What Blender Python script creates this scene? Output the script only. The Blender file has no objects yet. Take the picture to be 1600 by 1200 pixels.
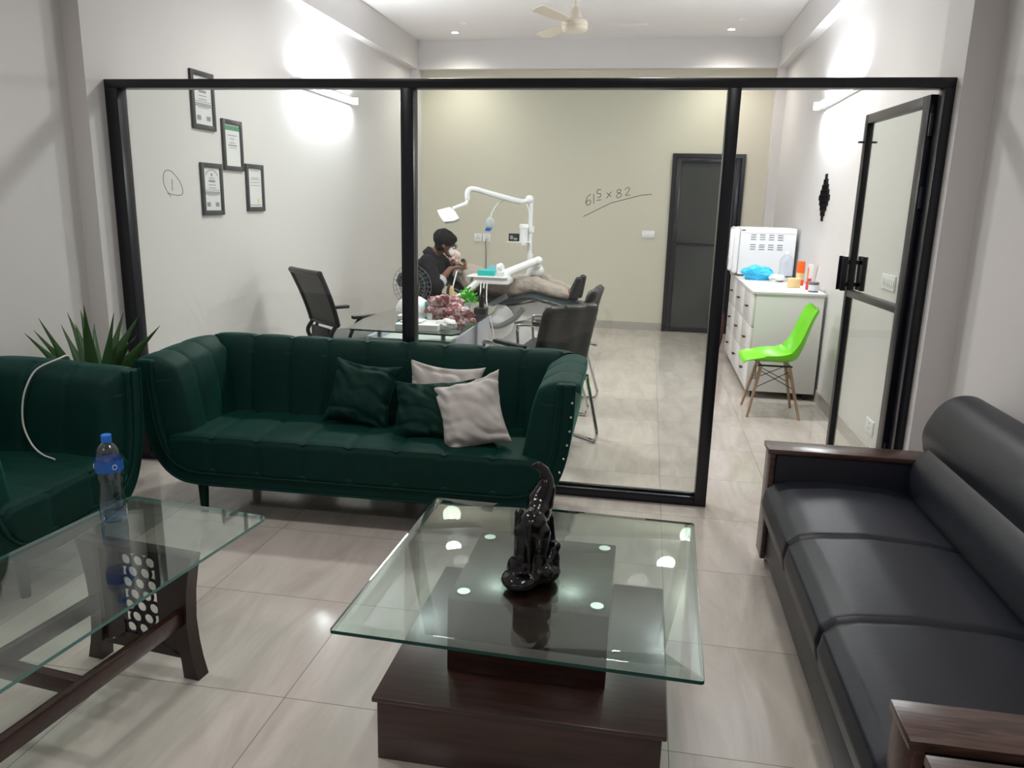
import bpy, bmesh, math, random
from mathutils import Vector, Matrix, Euler, noise
R = math.radians
PI = math.pi
scene = bpy.context.scene
COL = scene.collection

# ------------------------------------------------------------------ camera, world, exposure
cam_d = bpy.data.cameras.new('camera')
cam = bpy.data.objects.new('camera', cam_d)
COL.objects.link(cam)
cam_d.sensor_width = 36.0
cam_d.lens = 36.0 * 1200.94 / 1600.0
cam_d.clip_start = 0.05
right = Vector((0.98452464, 0.17358832, 0.02404854))
down = Vector((0.06291154, -0.22201048, -0.97301258))
fwd = Vector((-0.16356459, 0.95946779, -0.2294955))
rot = Matrix((right, -down, -fwd)).transposed().to_4x4()
cam.matrix_world = Matrix.Translation((0, 0, 1.55)) @ rot
scene.camera = cam

w = bpy.data.worlds.new('world')
scene.world = w
w.use_nodes = True
w.node_tree.nodes['Background'].inputs[0].default_value = (0.02, 0.02, 0.025, 1)
w.node_tree.nodes['Background'].inputs[1].default_value = 0.3
scene.view_settings.view_transform = 'Standard'
scene.view_settings.look = 'None'
scene.view_settings.gamma = 1.0
scene.view_settings.use_curve_mapping = False
scene.view_settings.exposure = 0.72

TUBE_W = 80.0        # emission strength of the wall tubes
DOWN_CLINIC = 42.0   # watts of each clinic downlight
DOWN_LOBBY = 52.0    # watts of each lobby downlight

# ------------------------------------------------------------------ materials
MATS = {}
def mat(name, col, rough=0.5, metal=0.0, spec=0.5, bump=0.0, bscale=40.0, var=0.0, vscale=3.0, emit=None, estr=0.0,
        sheen=0.0, coat=0.0, aniso=None, trans=0.0, ior=1.45, sheen_col=None, alpha=1.0):
    if name in MATS:
        return MATS[name]
    m = bpy.data.materials.new(name)
    m.use_nodes = True
    nt = m.node_tree
    b = nt.nodes['Principled BSDF']
    c4 = (col[0], col[1], col[2], 1)
    b.inputs['Base Color'].default_value = c4
    b.inputs['Roughness'].default_value = rough
    b.inputs['Metallic'].default_value = metal
    b.inputs['Specular IOR Level'].default_value = spec
    b.inputs['Coat Weight'].default_value = coat
    b.inputs['Coat Roughness'].default_value = 0.05
    b.inputs['Transmission Weight'].default_value = trans
    b.inputs['IOR'].default_value = ior
    b.inputs['Alpha'].default_value = alpha
    if sheen:
        b.inputs['Sheen Weight'].default_value = sheen
        b.inputs['Sheen Roughness'].default_value = 0.35
        b.inputs['Sheen Tint'].default_value = (*(sheen_col or col), 1)
    if emit:
        b.inputs['Emission Color'].default_value = (*emit, 1)
        b.inputs['Emission Strength'].default_value = estr
    tc = nt.nodes.new('ShaderNodeTexCoord')
    if var:
        n = nt.nodes.new('ShaderNodeTexNoise')
        n.inputs['Scale'].default_value = vscale
        n.inputs['Detail'].default_value = 6
        nt.links.new(tc.outputs['Object'], n.inputs['Vector'])
        mx = nt.nodes.new('ShaderNodeMixRGB')
        mx.inputs[1].default_value = tuple(max(0, c * (1 - var)) for c in col) + (1,)
        mx.inputs[2].default_value = tuple(min(1, c * (1 + var)) for c in col) + (1,)
        nt.links.new(n.outputs['Fac'], mx.inputs[0])
        nt.links.new(mx.outputs[0], b.inputs['Base Color'])
    if bump:
        n = nt.nodes.new('ShaderNodeTexNoise')
        n.inputs['Scale'].default_value = bscale
        n.inputs['Detail'].default_value = 4
        nt.links.new(tc.outputs['Object'], n.inputs['Vector'])
        bp = nt.nodes.new('ShaderNodeBump')
        bp.inputs['Strength'].default_value = bump
        bp.inputs['Distance'].default_value = 0.01
        nt.links.new(n.outputs['Fac'], bp.inputs['Height'])
        nt.links.new(bp.outputs[0], b.inputs['Normal'])
    MATS[name] = m
    return m

def thin_glass(name, tint, strength=1.0, f0=0.04):
    """clear sheet glass: transparent body with Schlick mirror reflection, the same from either face"""
    m = bpy.data.materials.new(name)
    m.use_nodes = True
    nt = m.node_tree
    nt.nodes.clear()
    N = nt.nodes.new
    out = N('ShaderNodeOutputMaterial')
    g = N('ShaderNodeNewGeometry')
    dot = N('ShaderNodeVectorMath'); dot.operation = 'DOT_PRODUCT'
    nt.links.new(g.outputs['Normal'], dot.inputs[0]); nt.links.new(g.outputs['Incoming'], dot.inputs[1])
    ab = N('ShaderNodeMath'); ab.operation = 'ABSOLUTE'; nt.links.new(dot.outputs['Value'], ab.inputs[0])
    s = N('ShaderNodeMath'); s.operation = 'SUBTRACT'; s.inputs[0].default_value = 1.0; nt.links.new(ab.outputs[0], s.inputs[1])
    p = N('ShaderNodeMath'); p.operation = 'POWER'; p.inputs[1].default_value = 5.0; nt.links.new(s.outputs[0], p.inputs[0])
    ml = N('ShaderNodeMath'); ml.operation = 'MULTIPLY_ADD'; ml.inputs[1].default_value = (1 - f0) * strength; ml.inputs[2].default_value = f0 * strength
    nt.links.new(p.outputs[0], ml.inputs[0])
    t = N('ShaderNodeBsdfTransparent'); t.inputs[0].default_value = (*tint, 1)
    gl = N('ShaderNodeBsdfGlossy'); gl.inputs['Roughness'].default_value = 0.0
    mx = N('ShaderNodeMixShader')
    nt.links.new(ml.outputs[0], mx.inputs[0]); nt.links.new(t.outputs[0], mx.inputs[1]); nt.links.new(gl.outputs[0], mx.inputs[2])
    nt.links.new(mx.outputs[0], out.inputs[0])
    MATS[name] = m
    return m

def wood(name, c1, c2, scale=1.0, rough=0.35, axis='X', coat=0.2):
    m = bpy.data.materials.new(name)
    m.use_nodes = True
    nt = m.node_tree
    b = nt.nodes['Principled BSDF']
    b.inputs['Roughness'].default_value = rough
    b.inputs['Coat Weight'].default_value = coat
    b.inputs['Coat Roughness'].default_value = 0.2
    tc = nt.nodes.new('ShaderNodeTexCoord')
    mp = nt.nodes.new('ShaderNodeMapping')
    s = {'X': (1.2, 14, 14), 'Y': (14, 1.2, 14), 'Z': (14, 14, 1.2)}[axis]
    mp.inputs['Scale'].default_value = tuple(v * scale for v in s)
    nt.links.new(tc.outputs['Object'], mp.inputs['Vector'])
    n = nt.nodes.new('ShaderNodeTexNoise')
    n.inputs['Scale'].default_value = 2.2
    n.inputs['Detail'].default_value = 8
    n.inputs['Distortion'].default_value = 1.2
    nt.links.new(mp.outputs[0], n.inputs['Vector'])
    r = nt.nodes.new('ShaderNodeValToRGB')
    r.color_ramp.elements[0].position = 0.35; r.color_ramp.elements[0].color = (*c1, 1)
    r.color_ramp.elements[1].position = 0.7; r.color_ramp.elements[1].color = (*c2, 1)
    nt.links.new(n.outputs['Fac'], r.inputs[0])
    nt.links.new(r.outputs[0], b.inputs['Base Color'])
    bp = nt.nodes.new('ShaderNodeBump'); bp.inputs['Strength'].default_value = 0.12; bp.inputs['Distance'].default_value = 0.004
    nt.links.new(n.outputs['Fac'], bp.inputs['Height']); nt.links.new(bp.outputs[0], b.inputs['Normal'])
    MATS[name] = m
    return m

def tile_floor():
    m = bpy.data.materials.new('floor_tile')
    m.use_nodes = True
    nt = m.node_tree
    N = nt.nodes.new; L = nt.links.new
    b = nt.nodes['Principled BSDF']
    tc = N('ShaderNodeTexCoord')
    sep = N('ShaderNodeSeparateXYZ'); L(tc.outputs['Object'], sep.inputs[0])
    def joint(sock, off):
        a = N('ShaderNodeMath'); a.operation = 'ADD'; a.inputs[1].default_value = 60.0 - off; L(sock, a.inputs[0])
        d = N('ShaderNodeMath'); d.operation = 'DIVIDE'; d.inputs[1].default_value = 0.6; L(a.outputs[0], d.inputs[0])
        f = N('ShaderNodeMath'); f.operation = 'FRACT'; L(d.outputs[0], f.inputs[0])
        fl = N('ShaderNodeMath'); fl.operation = 'FLOOR'; L(d.outputs[0], fl.inputs[0])
        s = N('ShaderNodeMath'); s.operation = 'SUBTRACT'; s.inputs[1].default_value = 0.5; L(f.outputs[0], s.inputs[0])
        ab = N('ShaderNodeMath'); ab.operation = 'ABSOLUTE'; L(s.outputs[0], ab.inputs[0])
        g = N('ShaderNodeMath'); g.operation = 'GREATER_THAN'; g.inputs[1].default_value = 0.5 - 0.0022; L(ab.outputs[0], g.inputs[0])
        return g.outputs[0], fl.outputs[0]
    jx, ix = joint(sep.outputs[0], 0.15)
    jy, iy = joint(sep.outputs[1], 2.0)
    mx = N('ShaderNodeMath'); mx.operation = 'MAXIMUM'; L(jx, mx.inputs[0]); L(jy, mx.inputs[1])
    cx = N('ShaderNodeCombineXYZ'); L(ix, cx.inputs[0]); L(iy, cx.inputs[1])
    wn = N('ShaderNodeTexWhiteNoise'); L(cx.outputs[0], wn.inputs['Vector'])
    # faint travertine veins, shifted per tile
    ad = N('ShaderNodeVectorMath'); ad.operation = 'MULTIPLY_ADD'
    L(wn.outputs['Color'], ad.inputs[0]); ad.inputs[1].default_value = (7, 7, 7); L(tc.outputs['Object'], ad.inputs[2])
    mp = N('ShaderNodeMapping'); mp.inputs['Scale'].default_value = (3.0, 0.7, 1); mp.inputs['Rotation'].default_value = (0, 0, R(25)); L(ad.outputs[0], mp.inputs[0])
    n = N('ShaderNodeTexNoise'); n.inputs['Scale'].default_value = 2.5; n.inputs['Detail'].default_value = 9; n.inputs['Roughness'].default_value = 0.62; n.inputs['Distortion'].default_value = 0.8
    L(mp.outputs[0], n.inputs['Vector'])
    r = N('ShaderNodeValToRGB')
    r.color_ramp.elements[0].position = 0.3; r.color_ramp.elements[0].color = (0.43, 0.385, 0.345, 1)
    r.color_ramp.elements[1].position = 0.62; r.color_ramp.elements[1].color = (0.545, 0.50, 0.455, 1)
    L(n.outputs['Fac'], r.inputs[0])
    m2 = N('ShaderNodeMixRGB'); m2.inputs[2].default_value = (0.13, 0.115, 0.10, 1)
    L(mx.outputs[0], m2.inputs[0]); L(r.outputs[0], m2.inputs[1]); L(m2.outputs[0], b.inputs['Base Color'])
    rr = N('ShaderNodeMath'); rr.operation = 'MULTIPLY_ADD'; rr.inputs[1].default_value = 0.5; rr.inputs[2].default_value = 0.13
    L(mx.outputs[0], rr.inputs[0]); L(rr.outputs[0], b.inputs['Roughness'])
    b.inputs['Specular IOR Level'].default_value = 0.5
    MATS['floor_tile'] = m
    return m

M_floor = tile_floor()
M_wall = mat('wall_paint_white', (0.66, 0.645, 0.635), 0.6, bump=0.04, bscale=60)
M_back = mat('wall_paint_beige', (0.61, 0.585, 0.485), 0.6, bump=0.04, bscale=60)
M_ceil = mat('ceiling_paint', (0.80, 0.79, 0.79), 0.7)
M_skirt = mat('skirting_tile', (0.42, 0.39, 0.35), 0.25, var=0.12, vscale=4)
M_black = mat('black_aluminium', (0.008, 0.009, 0.014), 0.28, spec=0.5)
M_blackedge = mat('brushed_grey_edge', (0.09, 0.085, 0.08), 0.35, metal=0.4)
M_glass = thin_glass('partition_glass', (0.965, 0.985, 0.97))
M_glassdoor = thin_glass('door_glass', (0.95, 0.975, 0.955))
M_top = thin_glass('table_glass', (0.87, 0.94, 0.91), 1.7)
M_bevel = mat('bevelled_glass', (0.55, 0.68, 0.65), 0.08, spec=0.8, trans=0.85, ior=1.2)
M_gedge = mat('green_glass_edge', (0.002, 0.055, 0.043), 0.2, spec=0.35)
M_gedge_l = mat('pale_glass_edge', (0.10, 0.26, 0.23), 0.08, spec=0.8)
M_velvet = mat('green_velvet', (0.0012, 0.026, 0.020), 0.62, spec=0.2, sheen=0.5, sheen_col=(0.025, 0.23, 0.175), bump=0.1, bscale=9, var=0.3, vscale=5)
M_velvet2 = mat('green_cushion_velvet', (0.0014, 0.024, 0.018), 0.7, spec=0.2, sheen=0.35, sheen_col=(0.03, 0.2, 0.17), bump=0.2, bscale=14)
M_grey_cush = mat('grey_cushion_cotton', (0.50, 0.475, 0.455), 0.85, spec=0.2, sheen=0.2, bump=0.15, bscale=20)
M_leather = mat('black_leather', (0.0095, 0.0115, 0.019), 0.42, spec=0.5, bump=0.06, bscale=120)
M_leather2 = mat('black_chair_leather', (0.013, 0.0125, 0.013), 0.38, spec=0.5, bump=0.3, bscale=14)
M_dwood = wood('dark_wood', (0.020, 0.006, 0.0045), (0.046, 0.0145, 0.0105), 1.0, 0.28, 'X', 0.4)
M_dwoodz = wood('dark_wood_upright', (0.014, 0.0055, 0.0045), (0.030, 0.012, 0.009), 1.0, 0.38, 'Z')
M_armwood = wood('brown_laminate', (0.036, 0.018, 0.013), (0.10, 0.055, 0.043), 2.2, 0.30, 'X')
M_chrome = mat('chrome', (0.75, 0.75, 0.76), 0.12, metal=1.0)
M_steel = mat('brushed_steel', (0.45, 0.46, 0.46), 0.3, metal=1.0)
M_disc = mat('steel_disc', (0.80, 0.92, 0.88), 0.3, metal=1.0)
M_resin = mat('black_resin', (0.002, 0.002, 0.003), 0.14, spec=0.5, coat=0.2, bump=0.2, bscale=60)
M_white = mat('white_laminate', (0.72, 0.72, 0.71), 0.3)
M_wplastic = mat('white_plastic', (0.80, 0.81, 0.82), 0.3)
M_lavpanel = mat('lavender_white_panel', (0.50, 0.49, 0.56), 0.3)
M_greypanel = mat('grey_panel', (0.28, 0.28, 0.31), 0.4)
M_green = mat('lime_plastic', (0.17, 0.62, 0.008), 0.3, spec=0.5)
M_beech = wood('beech_leg', (0.32, 0.20, 0.12), (0.45, 0.31, 0.20), 1.5, 0.45, 'Z', 0)
M_bmetal = mat('black_metal', (0.01, 0.01, 0.012), 0.35)
M_bplastic = mat('black_plastic', (0.015, 0.015, 0.018), 0.4)
M_mesh = mat('grey_mesh_fabric', (0.10, 0.10, 0.10), 0.8, bump=0.3, bscale=400)
M_leaf = mat('dark_leaf', (0.035, 0.10, 0.028), 0.4, var=0.35, vscale=6)
M_leaf2 = mat('bright_leaf', (0.10, 0.55, 0.03), 0.5, var=0.4, vscale=30)
M_pot = mat('brown_clay_pot', (0.05, 0.03, 0.025), 0.5)
M_soil = mat('soil', (0.03, 0.02, 0.015), 0.9, bump=0.6, bscale=60)
M_cable = mat('white_cable', (0.62, 0.62, 0.60), 0.45)
M_pet = thin_glass('clear_bottle_plastic', (0.93, 0.96, 1.0), 1.6, 0.06)
M_water = thin_glass('bottle_water', (0.74, 0.87, 0.98), 1.0, 0.03)
M_bluecap = mat('blue_cap', (0.02, 0.20, 0.75), 0.35)
M_bluelabel = mat('blue_label', (0.02, 0.13, 0.50), 0.35)
M_ink = mat('marker_ink', (0.02, 0.02, 0.03), 0.6)
M_paper = mat('paper', (0.70, 0.71, 0.71), 0.6)
M_print = mat('grey_print', (0.28, 0.29, 0.30), 0.7)
M_gprint = mat('green_print', (0.10, 0.28, 0.16), 0.7)
M_frame = mat('dark_grey_frame', (0.045, 0.047, 0.05), 0.45)
M_tube = mat('lit_tube', (1, 1, 1), 0.5, emit=(0.93, 0.97, 1.0), estr=TUBE_W)
M_lamp = mat('lit_downlight', (1, 1, 1), 0.5, emit=(1.0, 0.96, 0.9), estr=7)
M_dim = mat('unlit_downlight', (0.9, 0.9, 0.9), 0.5)
M_fan = mat('cream_fan_enamel', (0.66, 0.60, 0.50), 0.35)
M_dentgrey = mat('dental_grey_plastic', (0.16, 0.17, 0.18), 0.4)
M_dentup = mat('dark_green_upholstery', (0.012, 0.026, 0.028), 0.3)
M_shirt = mat('black_scrub_cotton', (0.010, 0.010, 0.014), 0.85, spec=0.2, bump=0.3, bscale=18)
M_cuff = mat('grey_rib_cuff', (0.42, 0.42, 0.42), 0.9)
M_skin = mat('brown_skin', (0.16, 0.075, 0.05), 0.5)
M_hair = mat('black_hair', (0.006, 0.006, 0.007), 0.7, spec=0.15, bump=0.5, bscale=120)
M_khaki = mat('beige_cotton_clothes', (0.37, 0.32, 0.28), 0.9, bump=0.7, bscale=9)
M_shoe = mat('black_shoe', (0.008, 0.008, 0.01), 0.3)
M_teal = mat('teal_plastic', (0.02, 0.50, 0.45), 0.35)
M_ltblue = mat('light_blue_sheet', (0.22, 0.58, 0.74), 0.7)
M_bluebag = mat('blue_film', (0.04, 0.50, 0.85), 0.35, bump=0.5, bscale=30)
M_orange = mat('orange_plastic', (0.85, 0.12, 0.01), 0.4)
M_red = mat('red_plastic', (0.60, 0.05, 0.04), 0.4)
M_yellow = mat('pale_yellow_tape', (0.78, 0.58, 0.30), 0.45)
M_jar = mat('slate_blue_jar', (0.10, 0.14, 0.28), 0.4)
M_redstripe = mat('red_fabric', (0.50, 0.055, 0.09), 0.8)
M_dkglass = mat('dark_frosted_door_glass', (0.050, 0.055, 0.053), 0.12, spec=0.6, var=0.35, vscale=1.3)
M_ginger = mat('brown_paperboard', (0.09, 0.035, 0.03), 0.6)

def striped(name, a, b, scale):
    m = bpy.data.materials.new(name); m.use_nodes = True
    nt = m.node_tree; bs = nt.nodes['Principled BSDF']; bs.inputs['Roughness'].default_value = 0.6
    tc = nt.nodes.new('ShaderNodeTexCoord'); wv = nt.nodes.new('ShaderNodeTexNoise')
    wv.inputs['Scale'].default_value = scale; wv.inputs['Distortion'].default_value = 1.5; wv.inputs['Detail'].default_value = 2
    nt.links.new(tc.outputs['Object'], wv.inputs['Vector'])
    r = nt.nodes.new('ShaderNodeValToRGB'); r.color_ramp.interpolation = 'EASE'
    r.color_ramp.elements[0].position = 0.46; r.color_ramp.elements[0].color = (*a, 1)
    r.color_ramp.elements[1].position = 0.60; r.color_ramp.elements[1].color = (*b, 1)
    nt.links.new(wv.outputs['Fac'], r.inputs[0]); nt.links.new(r.outputs[0], bs.inputs['Base Color'])
    MATS[name] = m
    return m
M_stripe = striped('pink_white_wrapping', (0.33, 0.08, 0.10), (0.66, 0.55, 0.55), 26)

# ------------------------------------------------------------------ mesh helpers
class G:
    def __init__(s):
        s.bm = bmesh.new()
    def _tag(s, faces, mi):
        for f in faces: f.material_index = mi
    def box(s, x0, x1, y0, y1, z0, z1, b=0.0, seg=2, mi=0, mat4=None):
        t = bmesh.new()
        bmesh.ops.create_cube(t, size=1.0)
        for v in t.verts:
            v.co = Vector(((x0 + x1) / 2 + v.co.x * (x1 - x0), (y0 + y1) / 2 + v.co.y * (y1 - y0), (z0 + z1) / 2 + v.co.z * (z1 - z0)))
        if b > 0:
            b = min(b, 0.49 * min(abs(x1 - x0), abs(y1 - y0), abs(z1 - z0)))
            bmesh.ops.bevel(t, geom=t.edges[:], offset=b, segments=seg, profile=0.5, affect='EDGES')
        s.merge(t, mi, mat4)
        return s
    def merge(s, t, mi=0, mat4=None):
        if mat4 is not None: bmesh.ops.transform(t, matrix=mat4, verts=t.verts[:])
        vm = {}
        for v in t.verts: vm[v] = s.bm.verts.new(v.co)
        for f in t.faces:
            try:
                nf = s.bm.faces.new([vm[v] for v in f.verts]); nf.material_index = mi
            except ValueError: pass
        t.free()
    def loft(s, rings, closed=True, cap=True, mi=0):
        rs = [[s.bm.verts.new(p) for p in r] for r in rings]
        n = len(rs[0])
        for a, b in zip(rs[:-1], rs[1:]):
            for i in range(n if closed else n - 1):
                j = (i + 1) % n
                f = s.bm.faces.new((a[i], a[j], b[j], b[i])); f.material_index = mi
        if cap and closed:
            for r in (rs[0][::-1], rs[-1]):
                f = s.bm.faces.new(r); f.material_index = mi
        return s
    def prism(s, pts, vec, mi=0, b=0.0):
        """pts: 3-D outline; vec: extrusion"""
        vec = Vector(vec)
        t = bmesh.new()
        a = [t.verts.new(Vector(p)) for p in pts]
        c = [t.verts.new(Vector(p) + vec) for p in pts]
        n = len(a)
        t.faces.new(a[::-1]); t.faces.new(c)
        for i in range(n):
            t.faces.new((a[i], a[(i + 1) % n], c[(i + 1) % n], c[i]))
        if b > 0:
            ed = [e for e in t.edges if e.calc_face_angle(0) > R(40)]
            bmesh.ops.bevel(t, geom=ed, offset=b, segments=2, profile=0.5, affect='EDGES')
        s.merge(t, mi)
        return s
    def tube(s, pts, r, n=10, mi=0, cap=True, closed=False):
        pts = [Vector(p) for p in pts]
        rr = r if isinstance(r, (list, tuple)) else [r] * len(pts)
        rings = []
        up = None
        for i, p in enumerate(pts):
            if closed: d = pts[(i + 1) % len(pts)] - pts[i - 1]
            else: d = (pts[min(i + 1, len(pts) - 1)] - pts[max(i - 1, 0)])
            d.normalize()
            if up is None:
                up = Vector((0, 0, 1)) if abs(d.z) < 0.9 else Vector((1, 0, 0))
            u = (up - d * up.dot(d)).normalized(); up = u
            v = d.cross(u)
            rings.append([p + (u * math.cos(2 * PI * k / n) + v * math.sin(2 * PI * k / n)) * rr[i] for k in range(n)])
        if closed:
            rings.append(rings[0])
        s.loft(rings, True, cap and not closed, mi)
        if closed: bmesh.ops.remove_doubles(s.bm, verts=s.bm.verts[:], dist=1e-6)
        return s
    def lathe(s, prof, c=(0, 0, 0), n=32, mi=0, mat4=None, cap=True):
        t = G()
        rings = [[(c[0] + r * math.cos(2 * PI * k / n), c[1] + r * math.sin(2 * PI * k / n), c[2] + z) for k in range(n)] for r, z in prof]
        t.loft(rings, True, cap, mi)
        s.merge(t.bm, mi, mat4)
        return s
    def ball(s, c, r, n=16, mi=0, sc=(1, 1, 1), rotm=None):
        t = bmesh.new()
        bmesh.ops.create_uvsphere(t, u_segments=n, v_segments=max(6, n // 2), radius=1.0)
        m = Matrix.Diagonal((r * sc[0], r * sc[1], r * sc[2], 1))
        if rotm: m = rotm.to_4x4() @ m
        s.merge(t, mi, Matrix.Translation(c) @ m)
        return s
    def limb(s, pts, rad, n=12):
        """tapered capsules, for remeshing into one body"""
        pts = [Vector(p) for p in pts]
        for i, p in enumerate(pts): s.ball(p, rad[i], n)
        for i in range(len(pts) - 1):
            s.tube([pts[i], pts[i + 1]], [rad[i], rad[i + 1]], n)
        return s
    def grid(s, f, nu, nv, mi=0, closeu=False):
        vs = [[s.bm.verts.new(f(i / nu, j / nv)) for j in range(nv + 1)] for i in range(nu + (0 if closeu else 1))]
        m = len(vs)
        for i in range(nu):
            for j in range(nv):
                fc = s.bm.faces.new((vs[i][j], vs[(i + 1) % m][j], vs[(i + 1) % m][j + 1], vs[i][j + 1])); fc.material_index = mi
        return s
    def build(s, name, mats, parent=None, world=False, smooth=True, ang=35, mods=None):
        bmesh.ops.recalc_face_normals(s.bm, faces=s.bm.faces[:])
        me = bpy.data.meshes.new(name)
        s.bm.to_mesh(me); s.bm.free()
        if not isinstance(mats, (list, tuple)): mats = [mats]
        for m in mats: me.materials.append(m)
        if smooth:
            me.shade_smooth()
            me.set_sharp_from_angle(angle=R(ang))
        o = bpy.data.objects.new(name, me)
        COL.objects.link(o)
        if parent is not None:
            o.parent = parent
            if world:
                mw = Matrix.Identity(4); p = parent
                while p is not None:
                    mw = p.matrix_basis @ mw; p = p.parent
                me.transform(mw.inverted())
        if mods:
            for m in mods:
                if m[0] == 'remesh':
                    md = o.modifiers.new('remesh', 'REMESH'); md.mode = 'VOXEL'; md.voxel_size = m[1]; md.use_smooth_shade = True
                if m[0] == 'smooth':
                    md = o.modifiers.new('smooth', 'SMOOTH'); md.factor = 0.5; md.iterations = m[1]
                if m[0] == 'subsurf':
                    md = o.modifiers.new('subsurf', 'SUBSURF'); md.levels = m[1]; md.render_levels = m[1]
                if m[0] == 'noise':
                    tx = bpy.data.textures.new('clouds', 'CLOUDS'); tx.noise_scale = m[2]
                    md = o.modifiers.new('displace', 'DISPLACE'); md.texture = tx; md.strength = m[1]; md.texture_coords = 'LOCAL'; md.mid_level = 0.5
        return o

def tag(o, label, cat, group=None):
    o['label'] = label; o['category'] = cat
    if group: o['group'] = group
    return o
def thing(name, label, cat, loc=(0, 0, 0), rz=0.0, group=None):
    o = bpy.data.objects.new(name, None)
    o.empty_display_size = 0.1
    COL.objects.link(o)
    o.location = loc; o.rotation_euler = (0, 0, R(rz))
    return tag(o, label, cat, group)
def struct(o):
    o['kind'] = 'structure'; return o
def dup(root, loc=None, rz=None, label=None, group=None):
    r = root.copy(); COL.objects.link(r)
    if loc is not None: r.location = loc
    if rz is not None: r.rotation_euler = (0, 0, R(rz))
    if label: r['label'] = label
    if group: r['group'] = group
    def kids(src, dst):
        for ch in [c for c in bpy.data.objects if c.parent == src]:
            c = ch.copy(); COL.objects.link(c); c.parent = dst; kids(ch, c)
    kids(root, r)
    return r
def arc(c, r, a0, a1, n, plane='xz'):
    out = []
    for i in range(n + 1):
        a = R(a0 + (a1 - a0) * i / n)
        u, v = r * math.cos(a), r * math.sin(a)
        out.append({'xz': (c[0] + u, c[1], c[2] + v), 'yz': (c[0], c[1] + u, c[2] + v), 'xy': (c[0] + u, c[1] + v, c[2])}[plane])
    return out
def smoothpath(pts, n=8):
    """Catmull-Rom through the points"""
    P = [Vector(p) for p in pts]
    P = [P[0] * 2 - P[1]] + P + [P[-1] * 2 - P[-2]]
    out = []
    for i in range(1, len(P) - 2):
        for k in range(n):
            t = k / n
            out.append(0.5 * ((2 * P[i]) + (-P[i-1] + P[i+1]) * t + (2*P[i-1] - 5*P[i] + 4*P[i+1] - P[i+2]) * t*t + (-P[i-1] + 3*P[i] - 3*P[i+1] + P[i+2]) * t**3))
    out.append(P[-2])
    return out

# ------------------------------------------------------------------ the room
XL, XR, YB, YF, ZC = -3.05, 1.45, 9.92, -2.4, 3.46
struct(G().box(XL - 0.15, XR + 0.15, YF - 0.15, YB + 0.15, -0.1, 0.0).build('floor', M_floor, smooth=False))
struct(G().box(XL - 0.15, XR + 0.15, YF - 0.15, YB + 0.15, ZC, ZC + 0.1).build('ceiling', M_ceil, smooth=False))
struct(G().box(XL - 0.15, XL, YF, YB, 0, ZC).build('wall_left', M_wall, smooth=False))
struct(G().box(XR, XR + 0.15, YF, YB, 0, ZC).build('wall_right', M_wall, smooth=False))
struct(G().box(XL - 0.15, XR + 0.15, YF - 0.15, YF, 0, ZC).build('wall_front', M_wall, smooth=False))
DX0, DX1, DZ = 0.225, 1.085, 2.18     # back door opening
g = G().box(XL - 0.15, DX0, YB, YB + 0.15, 0, ZC).box(DX1, XR + 0.15, YB, YB + 0.15, 0, ZC).box(DX0, DX1, YB, YB + 0.15, DZ, ZC)
struct(g.build('wall_back', M_back, smooth=False))
struct(G().box(XL, XL + 0.105, YF, YB, 3.13, ZC).build('trim_1', M_wall, smooth=False))       # beams under the ceiling
struct(G().box(XR - 0.105, XR, YF, YB, 3.13, ZC).build('trim_2', M_wall, smooth=False))
struct(G().box(XL + 0.105, XR - 0.105, YB - 0.14, YB, 3.13, ZC).build('trim_3', M_wall, smooth=False))
struct(G().box(XL, XL + 0.11, YB - 0.14, YB, 0, 3.13).build('trim_4', M_wall, smooth=False))   # corner piers
struct(G().box(XR - 0.11, XR, YB - 0.14, YB, 0, 3.13).build('trim_5', M_wall, smooth=False))
struct(G().box(XL, XL + 0.105, 3.81, 4.16, 0, 3.13).build('trim_6', M_wall, smooth=False))    # pilasters the partition meets
struct(G().box(XR - 0.135, XR, 3.88, 4.2, 0, 3.13).build('trim_7', M_wall, smooth=False))
# baseboards
struct(G().box(XL + 0.11, DX0 - 0.0, YB - 0.012, YB, 0, 0.10).build('baseboard_back', M_skirt, smooth=False))
struct(G().box(XR - 0.012, XR, 4.2, YB - 0.14, 0, 0.10).build('baseboard_right', M_skirt, smooth=False))
struct(G().box(XL, XL + 0.012, 4.16, YB - 0.14, 0, 0.10).build('baseboard_left', M_skirt, smooth=False))

# ------------------------------------------------------------------ lamps of the room
def tube_lamp(x, side, y0, y1, z, label, on=1):
    t = thing('wall_tube_light', label, 'wall light', (x, (y0 + y1) / 2, z), 0, 'tube lights')
    s = side
    G().box(min(x, x + 0.052 * s), max(x, x + 0.052 * s), y0, y1, z - 0.03, z + 0.03, 0.004).build('housing', M_wplastic, t, True)
    g = G()
    g.tube([(x + 0.075 * s, y0 + 0.02, z - 0.006), (x + 0.075 * s, y1 - 0.02, z - 0.006)], 0.02, 16)
    g.build('diffuser', M_tube, t, True)
    for ya, yb in ((y0 - 0.01, y0 + 0.015), (y1 - 0.015, y1 + 0.01)):
        G().box(min(x, x + 0.098 * s), max(x, x + 0.098 * s), ya, yb, z - 0.033, z + 0.033, 0.004).build('end_cap', M_wplastic, t, True)
tube_lamp(XL, 1, 6.45, 7.75, 2.50, 'lit white tube light high on the left wall behind the glass partition')
tube_lamp(XR, -1, 6.2, 7.5, 2.44, 'lit white tube light high on the right wall above the white cabinet')

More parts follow.
